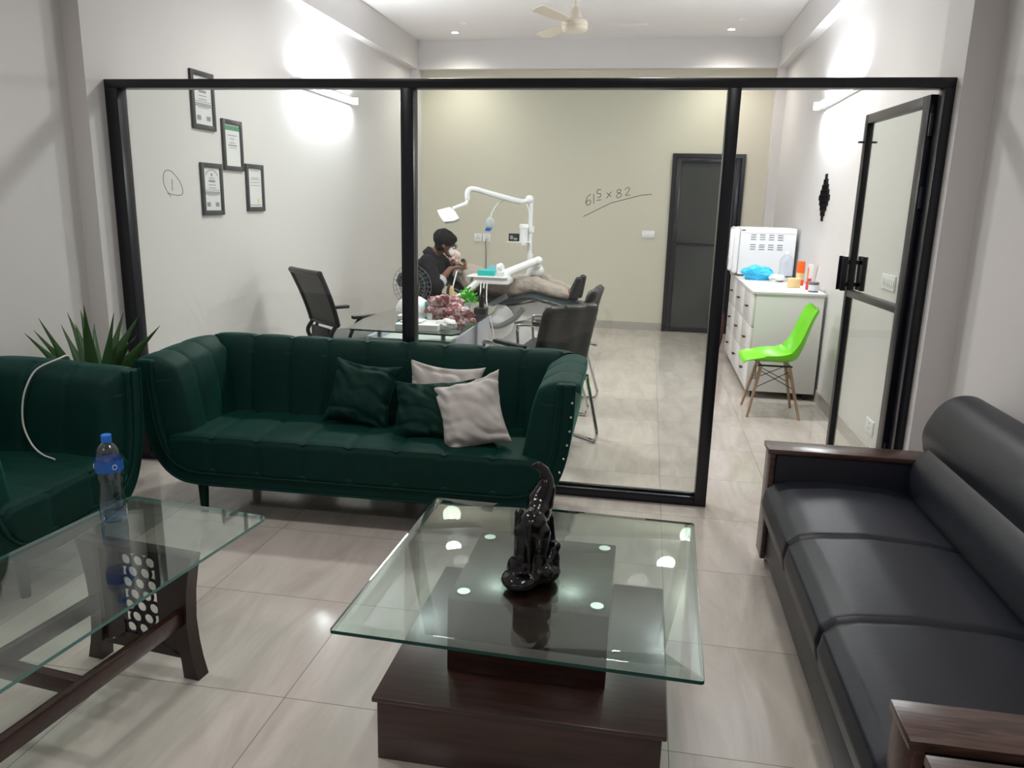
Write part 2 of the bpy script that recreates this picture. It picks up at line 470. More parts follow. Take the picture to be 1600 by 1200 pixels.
def downlight(x, y, lit, label, watts, col=(1, 0.95, 0.88), size=None, group='recessed downlights', spot=150):
    t = thing('ceiling_downlight', label, 'ceiling light', (x, y, ZC), 0, group)
    r = 0.05 if lit else 0.045
    G().lathe([(r * 0.7, -0.001), (r * 0.75, -0.008), (r, -0.010), (r + 0.012, -0.002), (r + 0.012, 0.0)], (0, 0, 0), 28).build('bezel', M_wplastic, t)
    G().lathe([(0.001, -0.0095), (r * 0.74, -0.0095), (r * 0.74, -0.006), (0.001, -0.006)], (0, 0, 0), 28).build('lens', M_lamp if lit else M_dim, t)
    if watts:
        ld = bpy.data.lights.new('downlight_lamp', 'SPOT')
        ld.energy = watts; ld.color = col; ld.spot_size = R(spot); ld.spot_blend = 1.0; ld.shadow_soft_size = 0.12
        lo = bpy.data.objects.new('downlight_lamp', ld); COL.objects.link(lo); lo.parent = t; lo.location = (0, 0, -0.06)
downlight(-2.364, 9.34, True, 'lit round downlight in the ceiling left of the fan near the back wall', DOWN_CLINIC)
downlight(0.745, 9.35, True, 'lit round downlight in the ceiling right of the fan near the back wall', DOWN_CLINIC)
downlight(-2.152, 8.9, False, 'small unlit round downlight left of the fan, beside the lit one', 0)
downlight(0.808, 8.88, False, 'small unlit round downlight right of the fan, beside the lit one', 0)
for i, (x, y) in enumerate([(-1.6, 5.62), (0.0, 5.62)]):  # extra pair added out of view to brighten the clinic evenly
    downlight(x, y, True, ['lit downlight in the clinic ceiling above the office chair', 'lit downlight in the clinic ceiling above the lime chair side'][i], 112.0, (1, 0.975, 0.945), spot=174)
for i, (x, y) in enumerate([(-2.1, 2.2), (0.4, 2.2), (-2.1, -0.6), (0.4, -0.6)]):
    downlight(x, y, True, 'lit downlight in the lobby ceiling, %s' % ['over the armchair', 'over the black sofa', 'behind the viewer left', 'behind the viewer right'][i], DOWN_LOBBY, (1, 0.955, 0.94))

# ceiling fan
t = thing('ceiling_fan', 'cream three-blade ceiling fan hanging from the white ceiling on a rod', 'fan', (-0.73, 7.0, ZC))
G().lathe([(0.012, 0), (0.06, -0.002), (0.055, -0.05), (0.02, -0.08), (0.012, -0.085), (0.012, -0.3)], n=20).build('rod', M_fan, t)
G().lathe([(0.014, -0.29), (0.03, -0.30), (0.05, -0.34), (0.06, -0.385), (0.085, -0.40), (0.105, -0.405), (0.11, -0.415), (0.11, -0.445), (0.106, -0.45), (0.11, -0.455), (0.108, -0.475), (0.085, -0.492), (0.001, -0.494)], n=36).build('motor', M_fan, t)
for a in (6, 126, 246):
    g = G()
    m4 = Matrix.Rotation(R(a), 4, 'Z') @ Matrix.Translation((0, 0, -0.425)) @ Matrix.Rotation(R(13), 4, 'X')
    pts = [(0.10, -0.02), (0.2, -0.035), (0.24, -0.05), (0.56, -0.062), (0.60, -0.05), (0.61, 0.0), (0.60, 0.05), (0.56, 0.058), (0.24, 0.05), (0.2, 0.035), (0.10, 0.02)]
    g.prism([m4 @ Vector((x, y, 0)) for x, y in pts], m4.to_3x3() @ Vector((0, 0, 0.004)))
    g.build('blade', M_fan, t)

# ------------------------------------------------------------------ glass partition
PY = 3.99
win = bpy.data.objects.new('window_1', None); COL.objects.link(win); win.location = (-1.3, PY, 0); struct(win)
X0, X1 = -2.945, 1.315
ZT = 2.145
def fr(name, x0, x1, z0, z1, y0=PY - 0.04, y1=PY + 0.04, m=M_black, parent=win, b=0.003):
    return G().box(x0, x1, y0, y1, z0, z1, b).build(name, m, parent, True)
fr('top_rail', X0, X1, ZT - 0.045, ZT)
fr('post', X0, X0 + 0.075, 0, ZT - 0.045)
fr('post', -1.283, -1.215, 0.05, ZT - 0.045)
fr('post', 0.325, 0.385, 0.0, ZT - 0.045)
fr('post', X1 - 0.045, X1, 0, ZT - 0.045)
fr('bottom_rail', X0 + 0.075, 0.325, 0, 0.05)
for a, b in ((X0 + 0.075, -1.283), (-1.215, 0.325)):
    fr('glazing_bead', a, b, 0.05, 0.062, PY - 0.012, PY + 0.012)
    fr('pane', a, b, 0.05, ZT - 0.045, PY - 0.004, PY + 0.004, M_glass, b=0)
def stroke(pts, r=0.0028):
    """marker strokes on the front of the glass; pts are (x, z)"""
    return [(x, PY - 0.0065, z) for x, z in pts]
g = G()
T0 = Vector((-0.315, 1.545)); 
def hand(strokes, scale, origin, slope=0.24):
    out = []
    for s_ in strokes:
        pp = []
        for (u, v) in s_:
            x = origin[0] + u * scale; z = origin[1] + v * scale + slope * u * scale
            pp.append((x, PY - 0.0065, z))
        out.append(smoothpath(pp, 4))
    return out
glyphs = [[(0.9, 2.0), (0.3, 1.6), (0.0, 0.7), (0.3, 0.0), (0.9, 0.2), (0.9, 0.8), (0.4, 0.9), (0.1, 0.5)],       # 6
          [(1.5, 1.9), (1.6, 0.0)],                                                                             # 1
          [(2.9, 2.4), (2.2, 2.5), (2.2, 1.8), (2.8, 1.7), (2.8, 1.1), (2.2, 1.0)], [(2.1, 0.5), (3.0, 0.5)],      # raised 5
          [(4.0, 1.6), (4.9, 0.6)], [(4.9, 1.6), (4.0, 0.5)],                                                    # x
          [(6.8, 1.5), (6.2, 1.7), (6.0, 1.2), (6.7, 0.9), (6.9, 0.4), (6.3, 0.1), (5.9, 0.5), (6.5, 1.0), (6.8, 1.5)],  # 8
          [(7.5, 1.4), (8.1, 1.7), (8.4, 1.2), (7.7, 0.3), (8.6, 0.2)]]                                          # 2
for s_ in hand(glyphs, 0.0255, (-0.325, 1.545)): g.tube(s_, 0.0015, 6)
g.tube([(-0.335, PY - 0.0065, 1.49), (-0.2, PY - 0.0065, 1.56), (-0.05, PY - 0.0065, 1.602), (0.0, PY - 0.0065, 1.607)], 0.0015, 6)
g.build('marker_writing', M_ink, win, True)
g = G()
g.tube(smoothpath([(-2.62, PY - 0.0065, 1.535), (-2.655, PY - 0.0065, 1.60), (-2.65, PY - 0.0065, 1.665), (-2.61, PY - 0.0065, 1.675), (-2.56, PY - 0.0065, 1.62), (-2.545, PY - 0.0065, 1.56), (-2.575, PY - 0.0065, 1.545), (-2.64, PY - 0.0065, 1.555)], 5), 0.0015, 6)
g.tube([(-2.605, PY - 0.0065, 1.63), (-2.608, PY - 0.0065, 1.57)], 0.0015, 6)
g.build('marker_writing', M_ink, win, True)

# open glass door, hinged on the right post
dr = bpy.data.objects.new('door_1', None); COL.objects.link(dr); dr.location = (1.262, 4.045, 0); struct(dr)
dr.rotation_euler = (0, 0, R(94.5))           # local +x runs along the leaf from the hinge
DW = 0.86
g = G().box(0, 0.075, -0.02, 0.02, 0.01, 2.085, 0.003); g.build('stile', M_black, dr)
g = G().box(DW - 0.045, DW, -0.02, 0.02, 0.01, 2.085, 0.003); g.build('stile', M_black, dr)
G().box(0.075, DW - 0.045, -0.02, 0.02, 2.035, 2.085, 0.003).build('top_rail', M_blackedge, dr)
G().box(0.075, DW - 0.045, -0.02, 0.02, 0.01, 0.07, 0.003).build('bottom_rail', M_black, dr)
G().box(0.075, DW - 0.045, -0.02, 0.02, 1.055, 1.095, 0.003).build('crossbar', M_blackedge, dr)
G().box(0.075, DW - 0.045, -0.003, 0.003, 0.07, 1.055).build('pane', M_glassdoor, dr)
G().box(0.075, DW - 0.045, -0.003, 0.003, 1.095, 2.035).build('pane', M_glassdoor, dr)
for s in (1, -1):
    g = G()
    for zz in (1.125, 1.255):
        g.box(DW - 0.035, DW - 0.01, min(0.02 * s, 0.05 * s), max(0.02 * s, 0.05 * s), zz - 0.012, zz + 0.012, 0.002)
    g.box(DW - 0.075, DW + 0.01, min(0.05 * s, 0.056 * s), max(0.05 * s, 0.056 * s), 1.09, 1.29, 0.002)
    g.box(DW - 0.075, DW - 0.07, min(0.04 * s, 0.07 * s), max(0.04 * s, 0.07 * s), 1.09, 1.29, 0.002)
    g.box(DW + 0.005, DW + 0.01, min(0.04 * s, 0.07 * s), max(0.04 * s, 0.07 * s), 1.09, 1.29, 0.002)
    g.build('handle', M_black, dr)
for zz in (0.35, 1.62, 1.95):
    G().tube([(-0.004, 0.0, zz - 0.05), (-0.004, 0.0, zz + 0.05)], 0.012, 12).build('hinge', M_black, dr)
G().box(DW - 0.035, DW - 0.01, -0.05, 0.05, 1.93, 1.94, 0.001).build('latch', M_bmetal, dr)

# back door
bd = bpy.data.objects.new('door_2', None); COL.objects.link(bd); bd.location = (DX0, YB, 0); struct(bd)
g = G().box(DX0, DX0 + 0.045, YB - 0.03, YB + 0.06, 0, DZ).box(DX1 - 0.045, DX1, YB - 0.03, YB + 0.06, 0, DZ).box(DX0 + 0.045, DX1 - 0.045, YB - 0.03, YB + 0.06, DZ - 0.045, DZ)
g.build('door_frame', M_black, bd, True)
g = G().box(DX0 + 0.05, DX0 + 0.11, YB - 0.02, YB + 0.02, 0.01, DZ - 0.05, 0.003).box(DX1 - 0.11, DX1 - 0.05, YB - 0.02, YB + 0.02, 0.01, DZ - 0.05, 0.003)
g.box(DX0 + 0.11, DX1 - 0.11, YB - 0.02, YB + 0.02, 0.01, 0.06, 0.003).box(DX0 + 0.11, DX1 - 0.11, YB - 0.02, YB + 0.02, DZ - 0.11, DZ - 0.05, 0.003)
g.box(DX0 + 0.11, DX1 - 0.11, YB - 0.02, YB + 0.02, 1.09, 1.13, 0.003)
g.build('door_leaf', M_black, bd, True)
G().box(DX0 + 0.11, DX1 - 0.11, YB + 0.0, YB + 0.006, 0.06, 1.09).build('pane', M_dkglass, bd, True)
G().box(DX0 + 0.11, DX1 - 0.11, YB + 0.0, YB + 0.006, 1.13, DZ - 0.11).build('pane', M_dkglass, bd, True)
g = G().box(DX0 + 0.055, DX0 + 0.105, YB - 0.026, YB - 0.02, 1.14, 1.34, 0.002).box(DX0 + 0.06, DX0 + 0.16, YB - 0.055, YB - 0.045, 1.14, 1.16, 0.002).box(DX0 + 0.06, DX0 + 0.075, YB - 0.05, YB - 0.02, 1.14, 1.16)
g.build('door_handle', M_bmetal, bd, True)

# ------------------------------------------------------------------ green velvet sofas
def velvet_sofa(name, label, cat, W, nback, loc, rz, studs=False, group=None, D=0.70):
    """local x along the width, y towards the back, z up; front at y = 0"""
    t = thing(name, label, cat, loc, rz, group)
    h = W / 2
    HA = 0.78
    # outer shell: boat section
    out = [(-h, HA), (-h + 0.004, 0.62), (-h + 0.022, 0.46), (-h + 0.055, 0.34), (-h + 0.11, 0.245), (-h + 0.19, 0.19), (-h + 0.30, 0.172)]
    out = [(p.x, p.z) for p in smoothpath([(x, 0, z) for x, z in out], 4)]
    inn = [(-h + 0.30, 0.262), (-h + 0.235, 0.272), (-h + 0.175, 0.305), (-h + 0.13, 0.37), (-h + 0.105, 0.48), (-h + 0.09, 0.62), (-h + 0.085, HA)]
    inn = [(p.x, p.z) for p in smoothpath([(x, 0, z) for x, z in inn], 4)]
    g = G()
    full = out + [(-x, z) for x, z in out[::-1]] + [(-x, z) for x, z in inn[::-1]] + inn
    def ring(y, sh=0.0):
        return [(x, y, z) for x, z in full]
    # strip-wise loft: solid U swept in y
    rings = []
    n = len(out)
    def U(y, ins):
        r = []
        for (xo, zo), (xi, zi) in zip(out, inn[::-1]):
            r.append((xo, zo, xi, zi))
        return r
    half = U(0, 0)
    cross = half + [(-a, b, -c, d) for a, b, c, d in half[::-1]]
    ys = [0.012, 0.0, 0.0, 0.012] 
    for k in range(len(cross) - 1):
        a, b = cross[k], cross[k + 1]
        V = []
        for (xo, zo, xi, zi) in (a, b):
            V.append([(xo, 0.0, zo), (xo, D, zo), (xi, D, zi), (xi, 0.0, zi)])
        if k == 0 or k == len(cross) - 2: pass
        va = [g.bm.verts.new(p) for p in V[0]]; vb = [g.bm.verts.new(p) for p in V[1]]
        for i in range(4):
            j = (i + 1) % 4
            g.bm.faces.new((va[i], va[j], vb[j], vb[i]))
        if k == 0: g.bm.faces.new(va)
        if k == len(cross) - 2: g.bm.faces.new(vb)
    bmesh.ops.remove_doubles(g.bm, verts=g.bm.verts[:], dist=1e-5)
    # back panel filling the U at the rear
    pts = [(x, D - 0.05, z) for x, z in out] + [(-x, D - 0.05, z) for x, z in out[::-1]]
    g.prism(pts, (0, 0.05, 0))
    sh = g.build('shell', M_velvet, t, ang=40)
    md = sh.modifiers.new('bevel', 'BEVEL'); md.width = 0.012; md.segments = 3; md.limit_method = 'ANGLE'; md.angle_limit = R(50)
    # piping along the front edge, inside and outside
    g = G()
    mid = [(c[0] * 0.30 + c[2] * 0.70, -0.004, c[1] * 0.30 + c[3] * 0.70) for c in cross]
    g.tube(mid, 0.005, 8)
    g.tube([(c[0] * 0.96 + c[2] * 0.04, 0.0, c[1] * 0.96 + c[3] * 0.04) for c in cross], 0.006, 8)
    g.build('piping', M_velvet, t)
    # channel-tufted inner padding: path around the inside
    ix = h - 0.085
    rc = 0.065
    def pathpt(s_, L):
        """s_ along: left arm front -> back -> right; returns (x, y, nx, ny, zone)"""
        a1 = D - 0.10 - rc - 0.02; q = rc * PI / 2; b1 = 2 * (ix - rc)
        if s_ < a1: return (-ix, 0.02 + s_, 1, 0)
        s_ -= a1
        if s_ < q:
            a = s_ / rc; return (-ix + rc - rc * math.cos(a), 0.02 + a1 + rc * math.sin(a), math.cos(a), -math.sin(a))
        s_ -= q
        if s_ < b1: return (-ix + rc + s_, 0.02 + a1 + rc, 0, -1)
        s_ -= b1
        if s_ < q:
            a = s_ / rc; return (ix - rc + rc * math.sin(a), 0.02 + a1 + rc * math.cos(a), -math.sin(a), -math.cos(a))
        s_ -= q
        return (ix, 0.02 + a1 - s_, -1, 0)
    a1 = D - 0.10 - rc - 0.02; q = rc * PI / 2; b1 = 2 * (ix - rc)
    LT = 2 * a1 + 2 * q + b1
    narm = 3
    def pad(name, s0, s1, nch, edge0=False, edge1=False):
        per = 14
        prof = [(0.0, 0.36), (0.105, 0.375), (0.10, 0.46), (0.088, 0.56), (0.075, 0.66), (0.062, 0.72), (0.045, 0.765), (0.012, 0.80), (-0.03, 0.808), (-0.07, 0.80), (-0.085, 0.785), (-0.085, 0.74)]
        if name != 'arm_pad': prof = [(a, b + (0.012 if b > 0.7 else 0)) for a, b in prof]
        if name == 'arm_pad': prof = [(a * 1.25 + (0.02 if a > 0.03 else 0), b) for a, b in prof]
        prof = [(p.x, p.z) for p in smoothpath([(a, 0, b) for a, b in prof], 3)]
        def f(u, v):
            s_ = s0 + (s1 - s0) * u
            x, y, nx, ny = pathpt(s_, LT)
            k = v * (len(prof) - 1); i = min(int(k), len(prof) - 2); fr_ = k - i
            o = prof[i][0] * (1 - fr_) + prof[i + 1][0] * fr_
            z = prof[i][1] * (1 - fr_) + prof[i + 1][1] * fr_
            c = (u * nch) % 1.0
            puff = abs(math.sin(PI * u * nch)) ** 0.3
            amp = (0.024 if name != 'arm_pad' else 0.014) * (puff - 1)
            taper = 1.0
            if edge0: taper = min(1, ((s_ - s0) / 0.05)) if s_ < s0 + 0.05 else 1
            if edge1: taper = min(taper, (s1 - s_) / 0.05) if s_ > s1 - 0.05 else taper
            taper = math.sqrt(max(0.0, 1 - (1 - taper) ** 2))
            if o > 0: o = max(0.0, (o + amp) * taper)
            if z > 0.74: z += amp * 0.5
            if z > 0.7: z -= 0.03 * (1 - taper)
            # arms a touch lower towards the front
            fy = max(0.0, (0.45 - y) / 0.45)
            z -= 0.02 * fy * (z - 0.36) / 0.44
            return Vector((x + nx * o, y + ny * o, z))
        g = G()
        g.grid(f, nch * per, len(prof) * 2)
        return g.build(name, M_velvet, t, ang=180)
    pad('arm_pad', 0, a1 + q * 0.5, narm, edge0=True)
    pad('backrest_pad', a1 + q * 0.5, LT - a1 - q * 0.5, nback)
    pad('arm_pad', LT - a1 - q * 0.5, LT, narm, edge1=True)
    # seat: tufted block
    sx = h - 0.13
    nc = max(2, round(2 * sx / 0.225))
    def sf(u, v):
        x = -sx + 2 * sx * u
        ptsv = [(0.02, 0.225), (-0.002, 0.24), (-0.006, 0.32), (-0.004, 0.395), (0.008, 0.418), (0.03, 0.426), (0.30, 0.43), (0.56, 0.415), (0.60, 0.41)]
        k = v * (len(ptsv) - 1); i = min(int(k), len(ptsv) - 2); f_ = k - i
        y = ptsv[i][0] * (1 - f_) + ptsv[i + 1][0] * f_; z = ptsv[i][1] * (1 - f_) + ptsv[i + 1][1] * f_
        pf = abs(math.sin(PI * u * nc)) ** 0.14 - 1
        if k < 4: y += -0.010 * pf
        if k >= 3: z += 0.010 * pf * (1.0 if y < 0.28 else 0.9)
        if k >= 5: z += 0.006 * (abs(math.sin(PI * (y - 0.06) / 0.25)) ** 0.14 - 1)
        ex = min(1, (1 - abs(2 * u - 1)) / 0.08)
        z -= 0.012 * (1 - ex)
        # outer lower corners follow the shell
        if z < 0.36:
            lim = h - 0.13 - 0.12 * ((0.36 - z) / 0.14) ** 1.5
            x = max(-lim, min(lim, x))
        return Vector((x, y, z))
    g = G(); g.grid(sf, nc * 10, 60)
    g.build('seat', M_velvet, t, ang=180)
    # legs
    for lx in (-h + 0.26, h - 0.26):
        for ly in (0.08, D - 0.08):
            s = -1 if lx < 0 else 1
            G().loft([[(lx + s * dz * 0.0 + r * math.cos(2 * PI * k / 12), ly + r * math.sin(2 * PI * k / 12), z) for k in range(12)] for r, z, dz in ((0.018, 0.0, 0), (0.027, 0.18, 1), (0.027, 0.20, 1))]).build('leg', M_velvet, t)
    if studs:
        for k in range(8):
            z = 0.70 - k * 0.065
            # follow the outer front edge
            i = min(range(len(out)), key=lambda j: abs(out[j][1] - z))
            G().ball((-out[i][0] - 0.010, -0.003, z), 0.007, 10).build('stud', M_chrome, t)
    return t

velvet_sofa('velvet_sofa', 'long dark green velvet channel-tufted sofa with scatter cushions, in front of the glass partition', 'sofa', 2.10, 9, (-1.325, 3.245, 0), 1.2, studs=True)
velvet_sofa('velvet_armchair', 'dark green velvet armchair at the left edge with a white cable over its arm', 'armchair', 0.95, 3, (-2.24, 2.595, 0), 90, D=0.78)
g = G()
g.tube(smoothpath([(-2.60, 3.09, 0.74), (-2.59, 3.06, 0.815), (-2.565, 2.97, 0.822), (-2.62, 2.90, 0.785), (-2.645, 2.86, 0.715), (-2.655, 2.838, 0.64), (-2.645, 2.818, 0.55), (-2.60, 2.800, 0.475), (-2.53, 2.775, 0.440), (-2.44, 2.74, 0.436)], 6), 0.004, 8)
tag(g.build('charging_cable', M_cable), 'thin white charging cable hanging over the inside of the green armchair arm', 'cable')

# cushions
def pillow(name, m, label, w_, h_, th, centre, yaw, tilt, roll, seed, group=None):
    g = G()
    n = 44
    rnd = random.Random(seed)
    def f(sgn):
        def ff(u, v):
            a, b = 2 * u - 1, 2 * v - 1
            pinch = 0.15
            x = w_ / 2 * a * (1 - pinch * (1 - b * b) * abs(a) ** 2)
            y = h_ / 2 * b * (1 - pinch * (1 - a * a) * abs(b) ** 2)
            t_ = th / 2 * ((1 - abs(a) ** 2.6) * (1 - abs(b) ** 2.6)) ** 0.55
            if t_ > 0:
                q_ = noise.noise(Vector((a * 1.3 + seed, b * 1.3, sgn)))
                rdg = noise.noise(Vector((a * 2.2 + b * 3.5 + seed * 3, a * 3.0 - b * 0.8, sgn * 2)))
                edge = 1 - ((1 - a * a) * (1 - b * b))
                fold = 0.5 + 0.5 * math.sin((a * 1.5 + b * 4.2) * 2.2 + 5 * noise.noise(Vector((a * 1.1, b * 1.1, seed))) + seed)
                t_ += (0.014 * q_ + 0.016 * rdg * (0.3 + edge) - 0.012 * fold ** 5 * (0.5 + edge)) * min(1, t_ / 0.02)
            return Vector((x, y, sgn * t_))
        return ff
    g.grid(f(1), n, n); g.grid(f(-1), n, n)
    bmesh.ops.remove_doubles(g.bm, verts=g.bm.verts[:], dist=1e-4)
    o = g.build(name, m, None, ang=180)
    o.matrix_basis = Matrix.Translation(centre) @ Matrix.Rotation(R(yaw), 4, 'Z') @ Matrix.Rotation(R(90 - tilt), 4, 'X') @ Matrix.Rotation(R(roll), 4, 'Z')
    o.matrix_basis = o.matrix_basis
    return tag(o, label, 'cushion', group)
GR = 'scatter cushions on the green sofa'
pillow('throw_pillow', M_velvet2, 'dark green velvet cushion leaning on the sofa back, leftmost of the four', 0.36, 0.35, 0.15, (-1.40, 3.64, 0.577), 3, 26, -6, 1, GR)
pillow('throw_pillow', M_grey_cush, 'pale grey cushion at the back, only its top showing behind the green one', 0.40, 0.38, 0.13, (-0.985, 3.68, 0.565), 0, 22, -3, 2, GR)
pillow('throw_pillow', M_velvet2, 'dark green cushion in the middle, in front of a grey one', 0.42, 0.33, 0.14, (-1.00, 3.545, 0.54), -3, 32, 6, 3, GR)
pillow('throw_pillow', M_grey_cush, 'large pale grey cushion nearest the front, standing on one corner', 0.345, 0.375, 0.17, (-0.785, 3.47, 0.56), -8, 30, 21, 5, GR)

# ------------------------------------------------------------------ centre table
def rounded_rect(cx, cy, sx, sy, r, z, n=6, rz=0.0):
    pts = []
    for (qx, qy, a0) in ((1, 1, 0), (-1, 1, 90), (-1, -1, 180), (1, -1, 270)):
        for k in range(n + 1):
            a = R(a0 + 90 * k / n)
            pts.append(((sx / 2 - r) * qx + r * math.cos(a), (sy / 2 - r) * qy + r * math.sin(a)))
    c, s_ = math.cos(R(rz)), math.sin(R(rz))
    return [(cx + x * c - y * s_, cy + x * s_ + y * c, z) for x, y in pts]
def glass_top(name, parent, cx, cy, sx, sy, r, z0, z1, rz, edge, bev=0.0, world=True):
    g = G()
    if bev:
        a = rounded_rect(cx, cy, sx, sy, r, z0, 6, rz)
        b = rounded_rect(cx, cy, sx, sy, r, z1 - 0.004, 6, rz)
        c = rounded_rect(cx, cy, sx - 2 * bev, sy - 2 * bev, max(r - bev, 0.003), z1, 6, rz)
        va, vb, vc = [[g.bm.verts.new(p) for p in q] for q in (a, b, c)]
        n = len(va)
        for i in range(n):
            j = (i + 1) % n
            g.bm.faces.new((va[i], va[j], vb[j], vb[i])).material_index = 1
            g.bm.faces.new((vb[i], vb[j], vc[j], vc[i])).material_index = 2
        g.bm.faces.new(va[::-1]); g.bm.faces.new(vc)
    else:
        a = rounded_rect(cx, cy, sx, sy, r, z0, 6, rz); b = rounded_rect(cx, cy, sx, sy, r, z1, 6, rz)
        va, vb = [[g.bm.verts.new(p) for p in q] for q in (a, b)]
        n = len(va)
        for i in range(n):
            j = (i + 1) % n
            g.bm.faces.new((va[i], va[j], vb[j], vb[i])).material_index = 1
        g.bm.faces.new(va[::-1]); g.bm.faces.new(vb)
    return g.build(name, [M_top, edge, M_topbev], parent, world, ang=12)
M_topbev = thin_glass('table_glass_bevel', (0.80, 0.92, 0.88), 2.0, 0.06)

ct = thing('coffee_table', 'square coffee table with thick clear glass top on a stepped dark brown wooden plinth', 'coffee table', (-0.275, 2.19, 0))
glass_top('tabletop', ct, -0.27, 2.18, 0.962, 0.965, 0.010, 0.4365, 0.4505, -1.5, M_gedge, 0.032)
G().box(-0.508, -0.044, 1.96, 2.43, 0.20, 0.433, 0.002).build('upper_block', M_dwood, ct, True)
g = G().box(-0.668, 0.117, 1.80, 2.59, 0.0, 0.188, 0.002)
g.build('plinth', M_dwood, ct, True)
G().box(-0.68, 0.129, 1.788, 2.602, 0.188, 0.203, 0.003).build('plinth_top', M_dwood, ct, True)
for x in (-0.47, -0.08):
    for y in (2.005, 2.41 - 0.02):
        g = G().lathe([(0.001, 0), (0.019, 0), (0.019, 0.005), (0.001, 0.005)], (x, y, 0.433), 24)
        g.build('mounting_disc', M_disc, ct, True)

# statue: elephant-like animal on rocks, seen from behind
g = G()
B = Vector((-0.283, 2.09, 0.45))
def q(x, y, z): return B + Vector((x, y, z))
g.ball(q(-0.03, -0.03, 0.018), 0.06, 20, sc=(0.95, 1.1, 0.45)); g.ball(q(0.03, 0.03, 0.02), 0.055, 20, sc=(1.0, 1.2, 0.55))
g.ball(q(-0.035, -0.01, 0.045), 0.04, 16); g.ball(q(0.05, 0.05, 0.05), 0.03, 14, sc=(1, 1, 1.5)); g.ball(q(0.062, 0.06, 0.09), 0.018, 12)
g.limb([q(0.055, 0.05, 0.03), q(0.06, 0.055, 0.085)], [0.025, 0.014])
g.ball(q(-0.002, 0.0, 0.175), 0.047, 20, sc=(0.95, 1.1, 1.15))
g.ball(q(0.008, 0.05, 0.20), 0.045, 20, sc=(0.85, 1.2, 1.0))
g.limb([q(-0.022, -0.02, 0.16), q(-0.03, -0.015, 0.09), q(-0.035, -0.02, 0.03)], [0.034, 0.023, 0.024])
g.limb([q(0.022, -0.012, 0.16), q(0.022, -0.005, 0.09), q(0.02, -0.03, 0.03)], [0.034, 0.024, 0.026])
g.limb([q(-0.05, 0.07, 0.18), q(-0.053, 0.07, 0.10), q(-0.045, 0.06, 0.03)], [0.018, 0.016, 0.02])
g.limb([q(0.03, 0.08, 0.17), q(0.045, 0.07, 0.09)], [0.024, 0.018])
g.limb([q(0.01, 0.07, 0.22), q(0.022, 0.09, 0.255), q(0.024, 0.10, 0.285), q(0.014, 0.10, 0.315), q(-0.002, 0.095, 0.332), q(-0.018, 0.088, 0.330)], [0.042, 0.032, 0.022, 0.016, 0.012, 0.007])
g.limb([q(0.0, -0.045, 0.20), q(-0.004, -0.052, 0.14), q(-0.002, -0.05, 0.08)], [0.008, 0.006, 0.005])
rnd = random.Random(4)
for k in range(26):
    a = rnd.uniform(0, 2 * PI); rr = rnd.uniform(0.03, 0.06)
    g.ball(q(0.005 + rr * math.cos(a), 0.01 + rr * 1.1 * math.sin(a), rnd.uniform(0.01, 0.055)), rnd.uniform(0.010, 0.02), 8)
tag(g.build('animal_figurine', M_resin, mods=[('remesh', 0.0042), ('smooth', 3)]), 'glossy black animal figurine with raised curved trunk, on the square glass table', 'figurine')

# ------------------------------------------------------------------ left coffee table (rectangular)
lt = thing('coffee_table', 'rectangular glass coffee table with dark wooden pierced end panel and rails', 'coffee table', (-1.64, 1.52, 0), -6.3)
glass_top('tabletop', lt, -0.012, 0, 0.585, 1.745, 0.03, 0.44, 0.45, 0, M_gedge_l, 0.0, world=False)
def end_panel(y, parent):
    # two outer legs with concave outside edge, swept in y
    zs = [0.0, 0.06, 0.12, 0.2, 0.3, 0.38, 0.435]
    outx = [0.222, 0.207, 0.197, 0.191, 0.198, 0.212, 0.226]
    for s in (-1, 1):
        g = G()
        a = [(s * x, y, z) for x, z in zip(outx, zs)]
        inx = [0.165, 0.16, 0.152, 0.148, 0.15, 0.155, 0.16]
        b = [(s * x, y, z) for x, z in zip(inx, zs)][::-1]
        g.prism(a + b, (0, 0.05, 0), b=0.003)
        g.build('leg', M_dwoodz, parent)
    g = G()
    for s in (-1, 1):
        pts = [(s * 0.15, y + 0.015, 0.075), (s * 0.15, y + 0.015, 0.43), (s * 0.07, y + 0.015, 0.43), (s * 0.07, y + 0.015, 0.10)]
        g.prism(pts, (0, 0.018, 0))
    g.prism([(-0.15, y + 0.015, 0.06), (0.15, y + 0.015, 0.06), (0.07, y + 0.015, 0.115), (-0.07, y + 0.015, 0.115)], (0, 0.018, 0))
    g.box(-0.22, 0.22, y, y + 0.05, 0.418, 0.437, 0.002)
    g.build('end_board', M_dwoodz, parent)
    g = G()
    row = 0; z = 0.135
    while z < 0.42:
        xs = (-0.048, 0.0, 0.048) if row % 2 == 0 else (-0.024, 0.024)
        for x in xs:
            ra = 0.022
            g.tube([(x + ra * math.cos(2 * PI * k / 18), y + 0.024, z + ra * math.sin(2 * PI * k / 18)) for k in range(18)], 0.0052, 8, closed=True)
        z += 0.041; row += 1
    g.build('fretwork', M_bplastic, parent)
end_panel(0.53, lt)
end_panel(-0.59, lt)
for s in (-1, 1):
    G().box(s * 0.165 - 0.014, s * 0.165 + 0.014, -0.56, 0.529, 0.19, 0.245, 0.003).build('side_rail', M_dwood, lt)
G().box(-0.15, 0.15, 0.14, 0.17, 0.185, 0.235, 0.003).build('cross_rail', M_dwood, lt)

